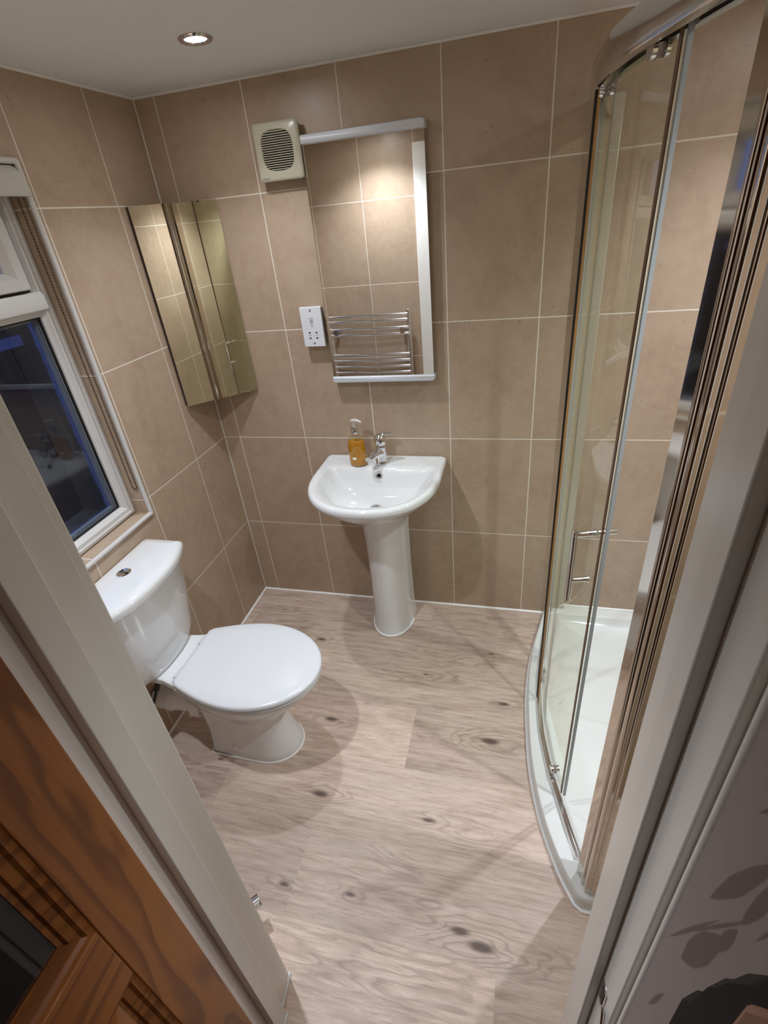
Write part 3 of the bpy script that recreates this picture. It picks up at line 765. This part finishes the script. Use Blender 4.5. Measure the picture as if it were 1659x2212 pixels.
# ------------------------------------------------------------------ toilet
TY = -.868
wc = thing('toilet', (.35,TY,0), 'white close-coupled toilet with its lid down below the window', 'toilet')
def egg(z, xb, xf, hw, xc=None, hb=None, n=64, ey=TY):
    """egg outline: back at xb (half width hb) front tip at xf, widest hw at xc"""
    xc = xb + (xf-xb)*.5 if xc is None else xc; hb = hw*.8 if hb is None else hb
    P = []
    m_ = n // 4
    for k in range(2*m_):
        t = -PI/2 + PI*k/(2*m_-1); P.append((xc + (xf-xc)*math.cos(t), ey + hw*math.sin(t)))
    for k in range(1, m_+1):
        f = k/(m_+1); x = xc + (xb-xc)*f; h = hb + (hw-hb)*math.cos(PI/2*f); P.append((x, ey+h))
    for k in range(m_):
        f = 1 - 2*(k+.5)/m_; P.append((xb, ey + hb*f))
    for k in range(1, m_+1):
        f = 1-k/(m_+1); x = xc + (xb-xc)*f; h = hb + (hw-hb)*math.cos(PI/2*f); P.append((x, ey-h))
    return [(x, y, z) for x, y in P]
ey = -.872
pan = [egg(0,.225,.560,.098,.44,.088), egg(.012,.223,.562,.100,.44,.090), egg(.03,.227,.555,.096,.44,.086), egg(.10,.230,.530,.088,.43,.078), egg(.17,.228,.518,.086,.42,.076), egg(.22,.222,.530,.094,.42,.076), egg(.27,.212,.572,.120,.43,.084),
       egg(.315,.205,.628,.152,.44,.10), egg(.350,.20,.664,.170,.44,.112), egg(.378,.195,.684,.178,.44,.116), egg(.392,.195,.688,.180,.44,.118), egg(.397,.20,.682,.175,.44,.114)]
bm = bmesh.new(); loft(bm, pan)
finish('pan', bm, CERAM, wc, smooth=70)
bm = bmesh.new()
shelf = rounded_poly([(.03,TY-.10),(.150,TY-.105),(.26,TY-.135),(.26,TY+.135),(.150,TY+.115),(.03,TY+.10)], .03, 5)
loft(bm, [[(x,y,z) for x,y in shelf] for z in (.378,.395,.408)]); finish('cistern_shelf', bm, CERAM, wc, bevel=.006, seg=3)
# seat and lid
def disc(name, z0, z1, inset, m, par):
    rr = [egg(z0,.217+inset,.700-inset,.187-inset,.455,.128), egg(z0+.002,.214+inset,.703-inset,.190-inset,.455,.130), egg(z1-.007,.214+inset,.703-inset,.190-inset,.455,.130), egg(z1-.0025,.217+inset,.699-inset,.187-inset,.455,.128), egg(z1-.0005,.224+inset,.690-inset,.180-inset,.455,.123), egg(z1,.24+inset,.66-inset,.15,.455,.10)]
    b = bmesh.new(); loft(b, rr); return finish(name, b, m, par, smooth=50)
disc('seat', .400, .416, .004, SEATM, wc)
disc('lid', .4175, .436, .0, SEATM, wc)
for s in (-1, 1):
    bm = bmesh.new(); tube(bm, [(.212,TY+s*.08-.022,.420),(.212,TY+s*.08+.022,.420)], .0095, 14); finish('lid_hinge', bm, SEATM, wc)
# cistern
def tank(z, hw, xf, xs, rc=.02, xb=.004, n=40):
    """back flat at xb, side length to xs, bowed front to xf"""
    P = []
    for k in range(n+1):
        t = -1 + 2*k/n; P.append((xs + (xf-xs)*(1-abs(t)**2.4), TY + hw*t))
    Q = rounded_poly([(p[0], p[1], 0) for p in P[1:-1]] + [(xs, TY+hw, rc), (xb, TY+hw, .01), (xb, TY-hw, .01), (xs, TY-hw, rc)], 0, 5)
    return [(x, y, z) for x, y in Q]
bm = bmesh.new(); loft(bm, [tank(.400,.145,.135,.095,.03), tank(.415,.160,.150,.105,.03), tank(.45,.172,.158,.112,.03), tank(.60,.188,.172,.125,.03), tank(.745,.200,.183,.135,.03)]); finish('cistern', bm, CERAM, wc, smooth=50)
bm = bmesh.new(); loft(bm, [tank(.742,.206,.190,.140,.03), tank(.746,.214,.201,.150,.03), tank(.764,.216,.204,.152,.03), tank(.774,.213,.200,.149,.03), tank(.780,.205,.190,.141,.03), tank(.783,.18,.165,.12,.03,.02)]); ldc = finish('cistern_lid', bm, CERAM, wc, smooth=50)
bc = (.070,-.862,.7825)
bm = bmesh.new(); lathe(bm, [(.0235,.0),(.0235,.003),(.0215,.0042),(.0195,.003),(.0,.0036)], bc, 40, cap1=False); btn = finish('flush_button', bm, CHROME, wc); btn['label'] = 'round chrome dual flush button'
bm = boxes((bc[0]-.019,bc[0]+.019,bc[1]-.0008,bc[1]+.0008,bc[2]+.0032,bc[2]+.0048)); finish('button_split', bm, DARK, btn, smooth=0)
# pan connector, hose, floor screw
bm = bmesh.new(); tube(bm, [(.004,TY-.02,.20),(.05,TY-.02,.196),(.10,TY-.01,.188),(.155,TY,.178)], .047, 28); tube(bm, [(.150,TY,.180),(.192,TY,.172)], .056, 28); tube(bm, [(.06,TY-.018,.196),(.075,TY-.016,.193)], .052, 28)
pc = finish('pan_connector', bm, PIPEW, wc); pc['label'] = 'off-white plastic waste pipe'
bm = bmesh.new(); tube(bm, [(.18,TY,.175),(.225,TY,.17)], .046, 28); finish('spigot', bm, CERAM, wc)
bm = bmesh.new(); tube(bm, [(.085,-.905,.398),(.075,-.925,.33),(.055,-.945,.27),(.04,-.975,.22),(.03,-1.02,.17),(.012,-1.06,.14)], .006, 10); tube(bm, [(.074,-.927,.325),(.064,-.938,.295)], .010, 10); tube(bm, [(.083,-.91,.385),(.08,-.917,.36)], .011, 10)
hs_ = finish('supply_hose', bm, RUBBER, wc); hs_['label'] = 'dark braided water hose'
bm = bmesh.new(); q = (.335, TY-.0905, .055); sphere(bm, q, .011, 14, 8); finish('screw_cap', bm, PIPEW, wc)
bm = bmesh.new(); P = egg(.003,.2245,.563,.1005,.44,.097); tube(bm, P + [P[0]], .0042, 8); finish('sealant_bead', bm, SILIC, wc)

# ------------------------------------------------------------------ wall mirror
mr = thing('wall_mirror', (.792,-.004,1.155), 'tall rectangular wall mirror above the washbasin with white end strips', 'mirror')
mx0, mx1, mz0, mz1 = .590, .995, 1.156, 1.962
finish('backing', boxes((mx0+.010,mx1-.010,-.024,-.002,mz0+.012,mz1-.012)), mat('mirror_back', (.10,.08,.065), .5), mr, smooth=0)
gl_ = finish('mirror_glass', boxes((mx0,mx1,-.030,-.0245,mz0+.019,mz1-.022)), MIRROR, mr, smooth=0)
for nm, za, zb in (('top_strip', mz1-.026, mz1), ('bottom_strip', mz0, mz0+.022)):
    pts = rounded_poly([(mx0-.004,za,.002),(mx1+.004,za,.002),(mx1+.004,zb,.014),(mx0-.004,zb,.014)] if nm == 'top_strip' else [(mx0-.004,za,.014),(mx1+.004,za,.014),(mx1+.004,zb,.002),(mx0-.004,zb,.002)], .01, 6)
    bm = bmesh.new(); loft(bm, [[(x,-.003,z) for x,z in pts], [(x,-.036,z) for x,z in pts], [(x+(.003 if x<.7 else -.003),-.040,(za+zb)/2+(z-(za+zb)/2)*.8) for x,z in pts]]); finish(nm, bm, SATIN, mr, smooth=50)

# ------------------------------------------------------------------ extractor fan
fn = thing('extractor_fan', (.512,-.004,1.926), 'square cream extractor fan with round slatted grille left of the tall mirror', 'fan')
fx0, fx1, fz0, fz1 = .4345, .5925, 1.848, 2.006
finish('housing', boxes((fx0+.008,fx1-.008,-.036,-.001,fz0+.008,fz1-.008)), CREAM, fn, bevel=.004)
bm = bmesh.new(); fp = rounded_poly([(fx0,fz0),(fx1,fz0),(fx1,fz1),(fx0,fz1)], .008, 5)
fc = ((fx0+fx1)/2, (fz0+fz1)/2 + .003)
def sq(r, y, e=3.4, n=64): return [(fc[0] + r*math.copysign(abs(math.cos(2*PI*k/n))**(2/e), math.cos(2*PI*k/n)), y, fc[1] + r*math.copysign(abs(math.sin(2*PI*k/n))**(2/e), math.sin(2*PI*k/n))) for k in range(n)]
def rp(poly, y, n=64): return [(x, y, z) for x, z in ray_outline(poly, fc, n)]
shr = lambda d: rounded_poly([(fx0+d,fz0+d),(fx1-d,fz0+d),(fx1-d,fz1-d),(fx0+d,fz1-d)], .008, 5)
loft(bm, [rp(shr(.001),-.034), rp(fp,-.037), rp(fp,-.044), rp(shr(.003),-.0475), rp(shr(.008),-.049), sq(.056,-.050), sq(.0545,-.0485), sq(.0535,-.038)], False, False)
finish('front_plate', bm, CREAM, fn, smooth=40)
bm = bmesh.new(); loft(bm, [sq(.0538,-.0375), sq(.02,-.0375)], False, True); finish('fan_cavity', bm, DARK, fn, smooth=0)
bm = bmesh.new(); nS = 17
for k in range(nS):
    z = fc[1] - .0505 + .101*k/(nS-1)
    u = min(1, abs(z-fc[1])/.0543); hw = .0543*(1-u**3.4)**(1/3.4)
    if hw < .01: continue
    box(bm, fc[0]-hw, fc[0]+hw, -.0500, -.0440, z-.0012, z+.0012)
finish('grille', bm, CREAM, fn, smooth=0)
bm = bmesh.new(); lathe(bm, [(.0,-.0035),(.009,-.003),(.012,0)], (fc[0]+.006,-.0385,fc[1]-.005), 20, 'y', False, False); finish('motor_hub', bm, mat('fan_hub', (.10,.085,.07), .5), fn)
bm = bmesh.new(); lathe(bm, [(.0,-.0016),(.003,-.0015),(.0042,0)], (fx1-.011,-.0492,fc[1]-.004), 20, 'y', False, False); finish('cover_screw', bm, CREAM, fn)
text_mesh('logo_text', 'PRIMELINE', .0052, mat('logo_ink', (.14,.12,.09), .5), fn, (fx0+.024,-.0492,fz0+.0085), (PI/2,0,0))

# ------------------------------------------------------------------ shaver socket
sk = thing('shaver_socket', (.532,-.004,1.373), 'white shaver socket plate on the tiles left of the tall mirror', 'socket')
kx0, kx1, kz0, kz1 = .4895, .5755, 1.300, 1.447
finish('back_box', boxes((kx0+.004,kx1-.004,-.026,-.001,kz0+.004,kz1-.004)), mat('socket_box', (.5,.49,.48), .5), sk, bevel=.003)
finish('face_plate', boxes((kx0,kx1,-.035,-.026,kz0,kz1)), WPLAS, sk, bevel=.0025, seg=3)
kc = (kx0+kx1)/2; ky = -.0352
for z in (kz0+.0135, kz1-.0135):
    bm = bmesh.new(); lathe(bm, [(.0,-.0004),(.0038,-.0004),(.0044,.0006)], (kc,ky,z), 20, 'y', False, False); finish('screw', bm, GREYP, sk)
# sockets: paired half-round pin holes
for x in (kc-.014, kc+.014):
    bm = bmesh.new()
    for s in (-1, 1):
        zc = kz0+.043 + s*.0098
        P = [(x+.0042*math.cos(PI*k/10), zc - s*.002 + s*.0058*math.sin(PI*k/10)) for k in range(11)]
        loft(bm, [[(a,ky+.0006,b) for a,b in P], [(a,ky-.0003,b) for a,b in P]])
    finish('pin_holes', bm, DARK, sk, smooth=0)
text_mesh('voltage_print', '240V', .0052, GREYP, sk, (kc-.014,ky,kz0+.043), (PI/2,0,0), .0002)
text_mesh('voltage_print', '115V', .0052, GREYP, sk, (kc+.014,ky,kz0+.043), (PI/2,0,0), .0002)
text_mesh('shavers_print', 'SHAVERS', .0046, GREYP, sk, (kc,ky,kz1-.042), (PI/2,0,0), .0002)
bm = bmesh.new()
# shaver pictogram: an outlined rounded head with a bent handle
def arc(c, r, a0, a1, n=16): return [(c[0]+r*math.cos(math.radians(a0+(a1-a0)*k/n)), ky, c[1]+r*math.sin(math.radians(a0+(a1-a0)*k/n))) for k in range(n+1)]
tube(bm, arc((kc,kz1-.053),.0060,-40,220), .0007, 6); tube(bm, arc((kc,kz1-.053),.0026,0,360), .0007, 6)
tube(bm, [(kc+.0045,ky,kz1-.057),(kc-.003,ky,kz1-.067)], .0008, 6); tube(bm, [(kc-.0045,ky,kz1-.057),(kc+.002,ky,kz1-.063)], .0008, 6)
finish('shaver_symbol', bm, GREYP, sk)
text_mesh('only_print', 'ONLY', .0046, GREYP, sk, (kc+.001,ky,kz1-.0705), (PI/2,0,0), .0002)

# ------------------------------------------------------------------ corner mirror cabinet
cb = thing('corner_cabinet', (.08,-.08,1.123), 'mirror-fronted corner cabinet hung in the back left corner', 'cabinet')
ca, cbb = (.014,-.2125), (.229,-.0045)       # front edge end points
cz0, cz1 = 1.125, 1.821
tdir = Vector((cbb[0]-ca[0], cbb[1]-ca[1], 0)).normalized(); nd = Vector((tdir.y, -tdir.x, 0))
def cpoly(pts, z0, z1):
    bm = bmesh.new(); loft(bm, [[(x,y,z0) for x,y in pts], [(x,y,z1) for x,y in pts]]); return bm
A2 = Vector((*ca,0)) - nd*.020; B2 = Vector((*cbb,0)) - nd*.020 - tdir*.006
finish('carcass', cpoly([(.002,-.002),(.002,A2.y-.010),(A2.x+.001,A2.y-.001),(B2.x-.002,B2.y-.0),(.19,-.002)], cz0+.004, cz1-.003), BROWNC, cb, smooth=0)
A1 = Vector((*ca,0)); B1 = Vector((*cbb,0))
def strip(p0, p1, d0, d1, z0, z1):
    q = [p0 - nd*d0, p1 - nd*d0, p1 - nd*d1, p0 - nd*d1]
    return cpoly([(v.x, v.y) for v in q], z0, z1)
dpart = finish('door', strip(A1, B1 - tdir*.0, .004, .0195, cz0, cz1), BROWNC, cb, smooth=0)
finish('mirror_glass', strip(A1 + tdir*.0015, B1 - tdir*.001, .0, .004, cz0, cz1), MIRROR2, dpart, smooth=0)
bm = bmesh.new(); kq = B1 - tdir*.035 - nd*.012; tube(bm, [(kq.x,kq.y,cz0+.001),(kq.x,kq.y,cz0-.014)], .0022, 8); finish('door_pull', bm, CHROME2, dpart)

# ------------------------------------------------------------------ shower tray
tray_k = [(1.482,0),(1.467,-.073),(1.418,-.30),(1.398,-.50),(1.400,-.70),(1.411,-.85),(1.440,-1.0),(1.484,-1.126),(1.527,-1.207)]
def resample(kn, n=80): return [(p.x, p.y) for p in curve_pts(kn, n)]
TC = resample(tray_k)
def normals(C):
    out = []
    for i in range(len(C)):
        a = Vector(C[max(i-1,0)]); b = Vector(C[min(i+1,len(C)-1)]); d = (b-a).normalized(); out.append(Vector((-d.y, d.x)))   # points to +x (inside)
    return out
TN = normals(TC)
def bow(off): return [(p[0]+n.x*off, p[1]+n.y*off) for p, n in zip(TC, TN)]
def tray_ring(off, z, fr=-1.216, back=-.0015, right=XR-.0015):
    B = [(x, min(y, back-off*.0)) for x, y in bow(off)]
    B = [(x, max(min(y, back-off), fr+off)) for x, y in B]
    return [(x, y, z) for x, y in [(right-off*.9, back-off)] + B + [(1.545+off*.6, fr+off)] + [(right-off*.9, fr+off)]]
th = .058
st = thing('shower_tray', (1.9,-.6,0), 'white bow-fronted shower tray with a raised rim on the floor', 'shower tray')
bm = bmesh.new()
loft(bm, [tray_ring(.0,0), tray_ring(.001,.04), tray_ring(.002,.051), tray_ring(.006,.057), tray_ring(.012,th), tray_ring(.055,th), tray_ring(.062,.056), tray_ring(.066,.050), tray_ring(.074,.034), tray_ring(.088,.026), tray_ring(.2,.0235)])
finish('tray', bm, ACRYL, st, smooth=40)
bm = bmesh.new(); tube(bm, [(x-.002,y,.003) for x,y in TC] + [(1.543,-1.219,.003),(1.60,-1.219,.003),(XR-.01,-1.219,.003)], .0055, 8); finish('sealant_bead', bm, SILIC, st)
bm = bmesh.new(); lathe(bm, [(.045,-.002),(.045,.003),(.041,.005),(.0,.006)], (2.0,-.60,.0235), 36, cap1=False); finish('waste_cover', bm, CHROME, st)
bm = bmesh.new(); tube(bm, [(1.49,-.006,th+.003),(XR-.006,-.006,th+.003)], .006, 8); tube(bm, [(XR-.006,-.006,th+.003),(XR-.006,-1.2,th+.003)], .006, 8); finish('wall_sealant', bm, SILIC, st)

# ------------------------------------------------------------------ shower enclosure
se = thing('shower_enclosure', (1.5,-.6,th), 'bow-fronted glass shower enclosure with chrome frame and sliding door', 'shower')
track_k = [(1.512,-.0),(1.491,-.10),(1.462,-.28),(1.444,-.45),(1.4395,-.56),(1.4425,-.68),(1.4475,-.735),(1.4665,-.85),(1.4915,-.95),(1.516,-1.043),(1.5335,-1.10),(1.5365,-1.115)]
KC = resample(track_k, 420); KN = normals(KC)
def kcur(off, y0=-1.2, y1=0.1): return [(p[0]+n.x*off, p[1]+n.y*off) for p, n in zip(KC, KN) if y0 <= p[1] <= y1]
def sweep(name, prof, par, m, y0=-1.2, y1=.1, smooth=40):
    """prof: list of (offset from track line, z)"""
    pts = [(p, n) for p, n in zip(KC, KN) if y0 <= p[1] <= y1]
    bm = bmesh.new()
    loft(bm, [[(p[0]+n.x*o, p[1]+n.y*o, z) for o, z in prof] for p, n in pts]); return finish(name, bm, m, par, smooth=smooth)
def xat(y, off=0.0):
    for a, b in zip(KC[:-1], KC[1:]):
        if b[1] <= y <= a[1] or a[1] <= y <= b[1]:
            t = (y-a[1])/(b[1]-a[1]+1e-12); return a[0]+(b[0]-a[0])*t + off
    return KC[-1][0] + off
sweep('bottom_track', [(-.009,th),(-.009,.073),(-.006,.077),(.001,.077),(.001,.067),(.005,.067),(.005,.073),(.010,.073),(.010,th)], se, CHROME2)
sweep('top_rail', [(-.012,1.900),(-.014,1.905),(-.014,1.948),(-.011,1.954),(.026,1.954),(.030,1.950),(.030,1.900),(.024,1.896),(.018,1.900),(.018,1.930),(-.004,1.930),(-.004,1.896)], se, CHROME2)
# wall profile on the back wall
bm = boxes((1.492,1.562,-.030,-.0015,th,1.952)); finish('wall_profile', bm, PROF, se, bevel=.004)
# chrome corner post, rounded outer corner
def rib(cx_, cy_, r_, a0, a1, n_=8): return [(cx_ + r_*math.cos(math.radians(a0+(a1-a0)*k/n_)), cy_ + r_*math.sin(math.radians(a0+(a1-a0)*k/n_))) for k in range(n_+1)]
pp = [(1.548,-1.122),(1.5310,-1.1440),(1.5300,-1.147),(1.5415,-1.1682)] + rib(1.5435,-1.1735,.0052,150,275) + rib(1.5535,-1.1880,.0095,165,285) + [(1.5580,-1.1975),(1.5600,-1.1985)] + rib(1.5660,-1.1945,.0065,200,270,5) + [(1.640,-1.201),(1.640,-1.150),(1.548,-1.150)]
bm = bmesh.new(); loft(bm, [[(x,y,th) for x,y in pp], [(x,y,1.955) for x,y in pp]]); post = finish('corner_post', bm, POSTM, se, smooth=30)
# glass
def pane(name, off, y0, y1, z0, z1, par, m=SHGLASS, th_=.005):
    pts = [(p, n) for p, n in zip(KC, KN) if y0 <= p[1] <= y1]
    bm = bmesh.new(); loft(bm, [[(p[0]+n.x*o, p[1]+n.y*o, z) for o, z in ((off-th_/2,z0),(off-th_/2,z1),(off+th_/2,z1),(off+th_/2,z0))] for p, n in pts]); return finish(name, bm, m, par, smooth=30)
pane('fixed_panel', -.002, -.565, -.02, .074, 1.94, se)
sweep('fixed_panel_seal', [(-.0055,.078),(-.0055,1.895),(.0005,1.895),(.0005,.078)], se, SEAL, -.572, -.562)
sweep('fixed_panel_gasket', [(-.0105,.078),(-.0105,1.895),(-.0057,1.895),(-.0057,.078)], se, BLACKS, -.572, -.555)
sd_ = finish('sliding_door', bmesh.new(), SHGLASS, se) if False else None
door_off = .013
dpane = pane('sliding_door', door_off, -.945, -.36, .089, 1.911, se)
def sweep2(name, prof, par, m, y0, y1):
    return sweep(name, prof, par, m, y0, y1)
e0 = [(p, n) for p, n in zip(KC, KN) if -.9515 <= p[1] <= -.944]
bm = bmesh.new(); loft(bm, [[(p[0]+n.x*o, p[1]+n.y*o, z) for o, z in ((door_off-.0005,.089),(door_off-.0005,1.911),(door_off+.0065,1.911),(door_off+.0065,.089))] for p, n in e0]); q = finish('edge_seal', bm, GSEAL, dpane); q['label'] = 'pale grey door edge seal'
ea = [(p, n) for p, n in zip(KC, KN) if -.944 <= p[1] <= -.934]
bm = bmesh.new(); loft(bm, [[(p[0]+n.x*o, p[1]+n.y*o, z) for o, z in ((door_off-.0055,.089),(door_off-.0055,1.911),(door_off-.003,1.911),(door_off-.003,.089))] for p, n in ea]); q = finish('seal_lip', bm, SEALD, dpane); q['label'] = 'dark amber seal lip'
e1 = [(p, n) for p, n in zip(KC, KN) if -.385 <= p[1] <= -.345]
bm = bmesh.new(); loft(bm, [[(p[0]+n.x*o, p[1]+n.y*o, z) for o, z in ((door_off-.005,.089),(door_off-.005,1.911),(door_off+.004,1.911),(door_off+.004,.089))] for p, n in e1]); finish('edge_seal', bm, GSEAL, dpane)
for yy, zz in ((-.867,.100),(-.455,.100),(-.565,1.892),(-.875,1.892)):
    c = Vector((xat(yy)+door_off, yy, zz)); 
    i = min(range(len(KC)), key=lambda k: abs(KC[k][1]-yy)); n3 = Vector((KN[i].x, KN[i].y, 0))
    bm = bmesh.new(); tube(bm, [c-n3*.016, c-n3*.009], .012, 20); tube(bm, [c-n3*.010, c+n3*.012], .0055, 12); tube(bm, [c+n3*.005, c+n3*.011], .010, 16); box(bm, c.x-.006, c.x+.004, c.y-.010, c.y+.010, c.z-.012, c.z+.006)
    finish('roller', bm, CHROME2, dpane)
# handle
hy = -.905; i = min(range(len(KC)), key=lambda k: abs(KC[k][1]-hy)); n3 = Vector((KN[i].x, KN[i].y, 0)); hb = Vector((xat(hy)+n3.x*door_off, hy+n3.y*door_off, 0))
bm = bmesh.new()
o_ = hb - n3*.048
zt, zl, zb = 1.068, .930, .872
tube(bm, [o_+Vector((0,0,zt+.001)), o_+Vector((0,0,zb))], .0075, 20)
tube(bm, [o_+Vector((0,0,zt-.006)) - n3*.004, hb - n3*.003 + Vector((0,0,zt-.006))], .0075, 20); tube(bm, [o_+Vector((0,0,zl)), hb - n3*.003 + Vector((0,0,zl))], .0065, 18)
hnd = finish('door_handle', bm, CHROME, dpane, smooth=50); hnd['label'] = 'chrome bar handle'
for z in (zt-.006, zl):
    bm = bmesh.new(); tube(bm, [hb - n3*.004 + Vector((0,0,z)), hb - n3*.009 + Vector((0,0,z))], .0088, 18); finish('handle_collar', bm, CHROME, dpane)
bm = bmesh.new(); tube(bm, [hb + n3*.003 + Vector((0,0,zt-.006)), hb + n3*.044 + Vector((0,0,zt-.006))], .0075, 18); finish('inside_knob', bm, CHROME, dpane)
# return panel at the front end
finish('return_panel', boxes((1.636,XR-.012,-1.190,-1.184,.074,1.94)), SHGLASS, se, smooth=0)
finish('return_track', boxes((1.638,XR-.002,-1.198,-1.176,th,.078)), CHROME2, se, bevel=.002)
finish('return_rail', boxes((1.60,XR-.002,-1.206,-1.170,1.92,1.954)), CHROME2, se, bevel=.003)
finish('wall_profile', boxes((XR-.03,XR-.0015,-1.204,-1.170,.078,1.92)), CHROME2, se, bevel=.003)

# ------------------------------------------------------------------ towel radiator on the doorway wall (seen in the tall mirror)
tr_ = thing('towel_radiator', (.34,YN+.06,.20), 'chrome ladder towel radiator reflected in the tall mirror', 'radiator')
ry = -1.462
for x in (.075, .607):
    bm = bmesh.new(); P = [(x+a, ry-.018+b) for a, b in [(.012,-.012),(.014,0),(.010,.012),(-.010,.012),(-.014,0),(-.012,-.012)]]
    pl = rounded_poly(P, .006, 4); loft(bm, [[(a,b,.20) for a,b in pl], [(a,b,1.185) for a,b in pl]]); finish('upright', bm, CHROME, tr_, bevel=.002)
zs = [1.160,1.128,1.080,1.042] + [.912,.872,.832,.792] + [.640,.600,.560,.520] + [.37,.33,.29,.25]
for z in zs:
    bm = bmesh.new(); tube(bm, [(.075+.532*k/12, ry+.010*math.sin(PI*k/12)+.002, z) for k in range(13)], .0095, 16); finish('rung', bm, CHROME3, tr_)
for x in (.115, .567):
    bm = bmesh.new(); tube(bm, [(x,YN+.002,1.061),(x,ry,1.061)], .011, 16); tube(bm, [(x,ry-.004,1.061),(x,ry+.014,1.061)], .018, 20); finish('wall_bracket', bm, CHROME2, tr_)
    bm = bmesh.new(); tube(bm, [(x,YN+.002,.42),(x,ry,.42)], .011, 16); finish('wall_bracket', bm, CHROME2, tr_)
bm = bmesh.new(); tube(bm, [(.607,ry-.018,.20),(.607,ry-.018,.135)], .011, 16); tube(bm, [(.607,ry-.018,.125),(.645,ry+.012,.125)], .013, 18); tube(bm, [(.640,ry+.008,.125),(.674,ry+.046,.125)], .018, 20); tube(bm, [(.607,ry-.018,.135),(.607,ry-.018,.0)], .0085, 14)
finish('valve', bm, CHROME, tr_)
bm = bmesh.new(); tube(bm, [(.075,ry-.018,.20),(.075,ry-.018,.0)], .0085, 14); tube(bm, [(.075,ry-.018,.14),(.075,ry-.018,.10)], .016, 16); finish('valve', bm, CHROME, tr_)

# ------------------------------------------------------------------ dark object at the photo's lower right corner
hb_ = thing('hanging_bag', (1.44,-1.80,1.10), 'black shadowed bag against the leaf wallpaper in the lower right corner', 'bag')
bm = bmesh.new()
KS, CX, CY, CZ = 0.90186, 1.30197, -1.91957, 1.72425
def near(x, y, z): return (CX+(x-CX)*KS, CY+(y-CY)*KS, CZ+(z-CZ)*KS)
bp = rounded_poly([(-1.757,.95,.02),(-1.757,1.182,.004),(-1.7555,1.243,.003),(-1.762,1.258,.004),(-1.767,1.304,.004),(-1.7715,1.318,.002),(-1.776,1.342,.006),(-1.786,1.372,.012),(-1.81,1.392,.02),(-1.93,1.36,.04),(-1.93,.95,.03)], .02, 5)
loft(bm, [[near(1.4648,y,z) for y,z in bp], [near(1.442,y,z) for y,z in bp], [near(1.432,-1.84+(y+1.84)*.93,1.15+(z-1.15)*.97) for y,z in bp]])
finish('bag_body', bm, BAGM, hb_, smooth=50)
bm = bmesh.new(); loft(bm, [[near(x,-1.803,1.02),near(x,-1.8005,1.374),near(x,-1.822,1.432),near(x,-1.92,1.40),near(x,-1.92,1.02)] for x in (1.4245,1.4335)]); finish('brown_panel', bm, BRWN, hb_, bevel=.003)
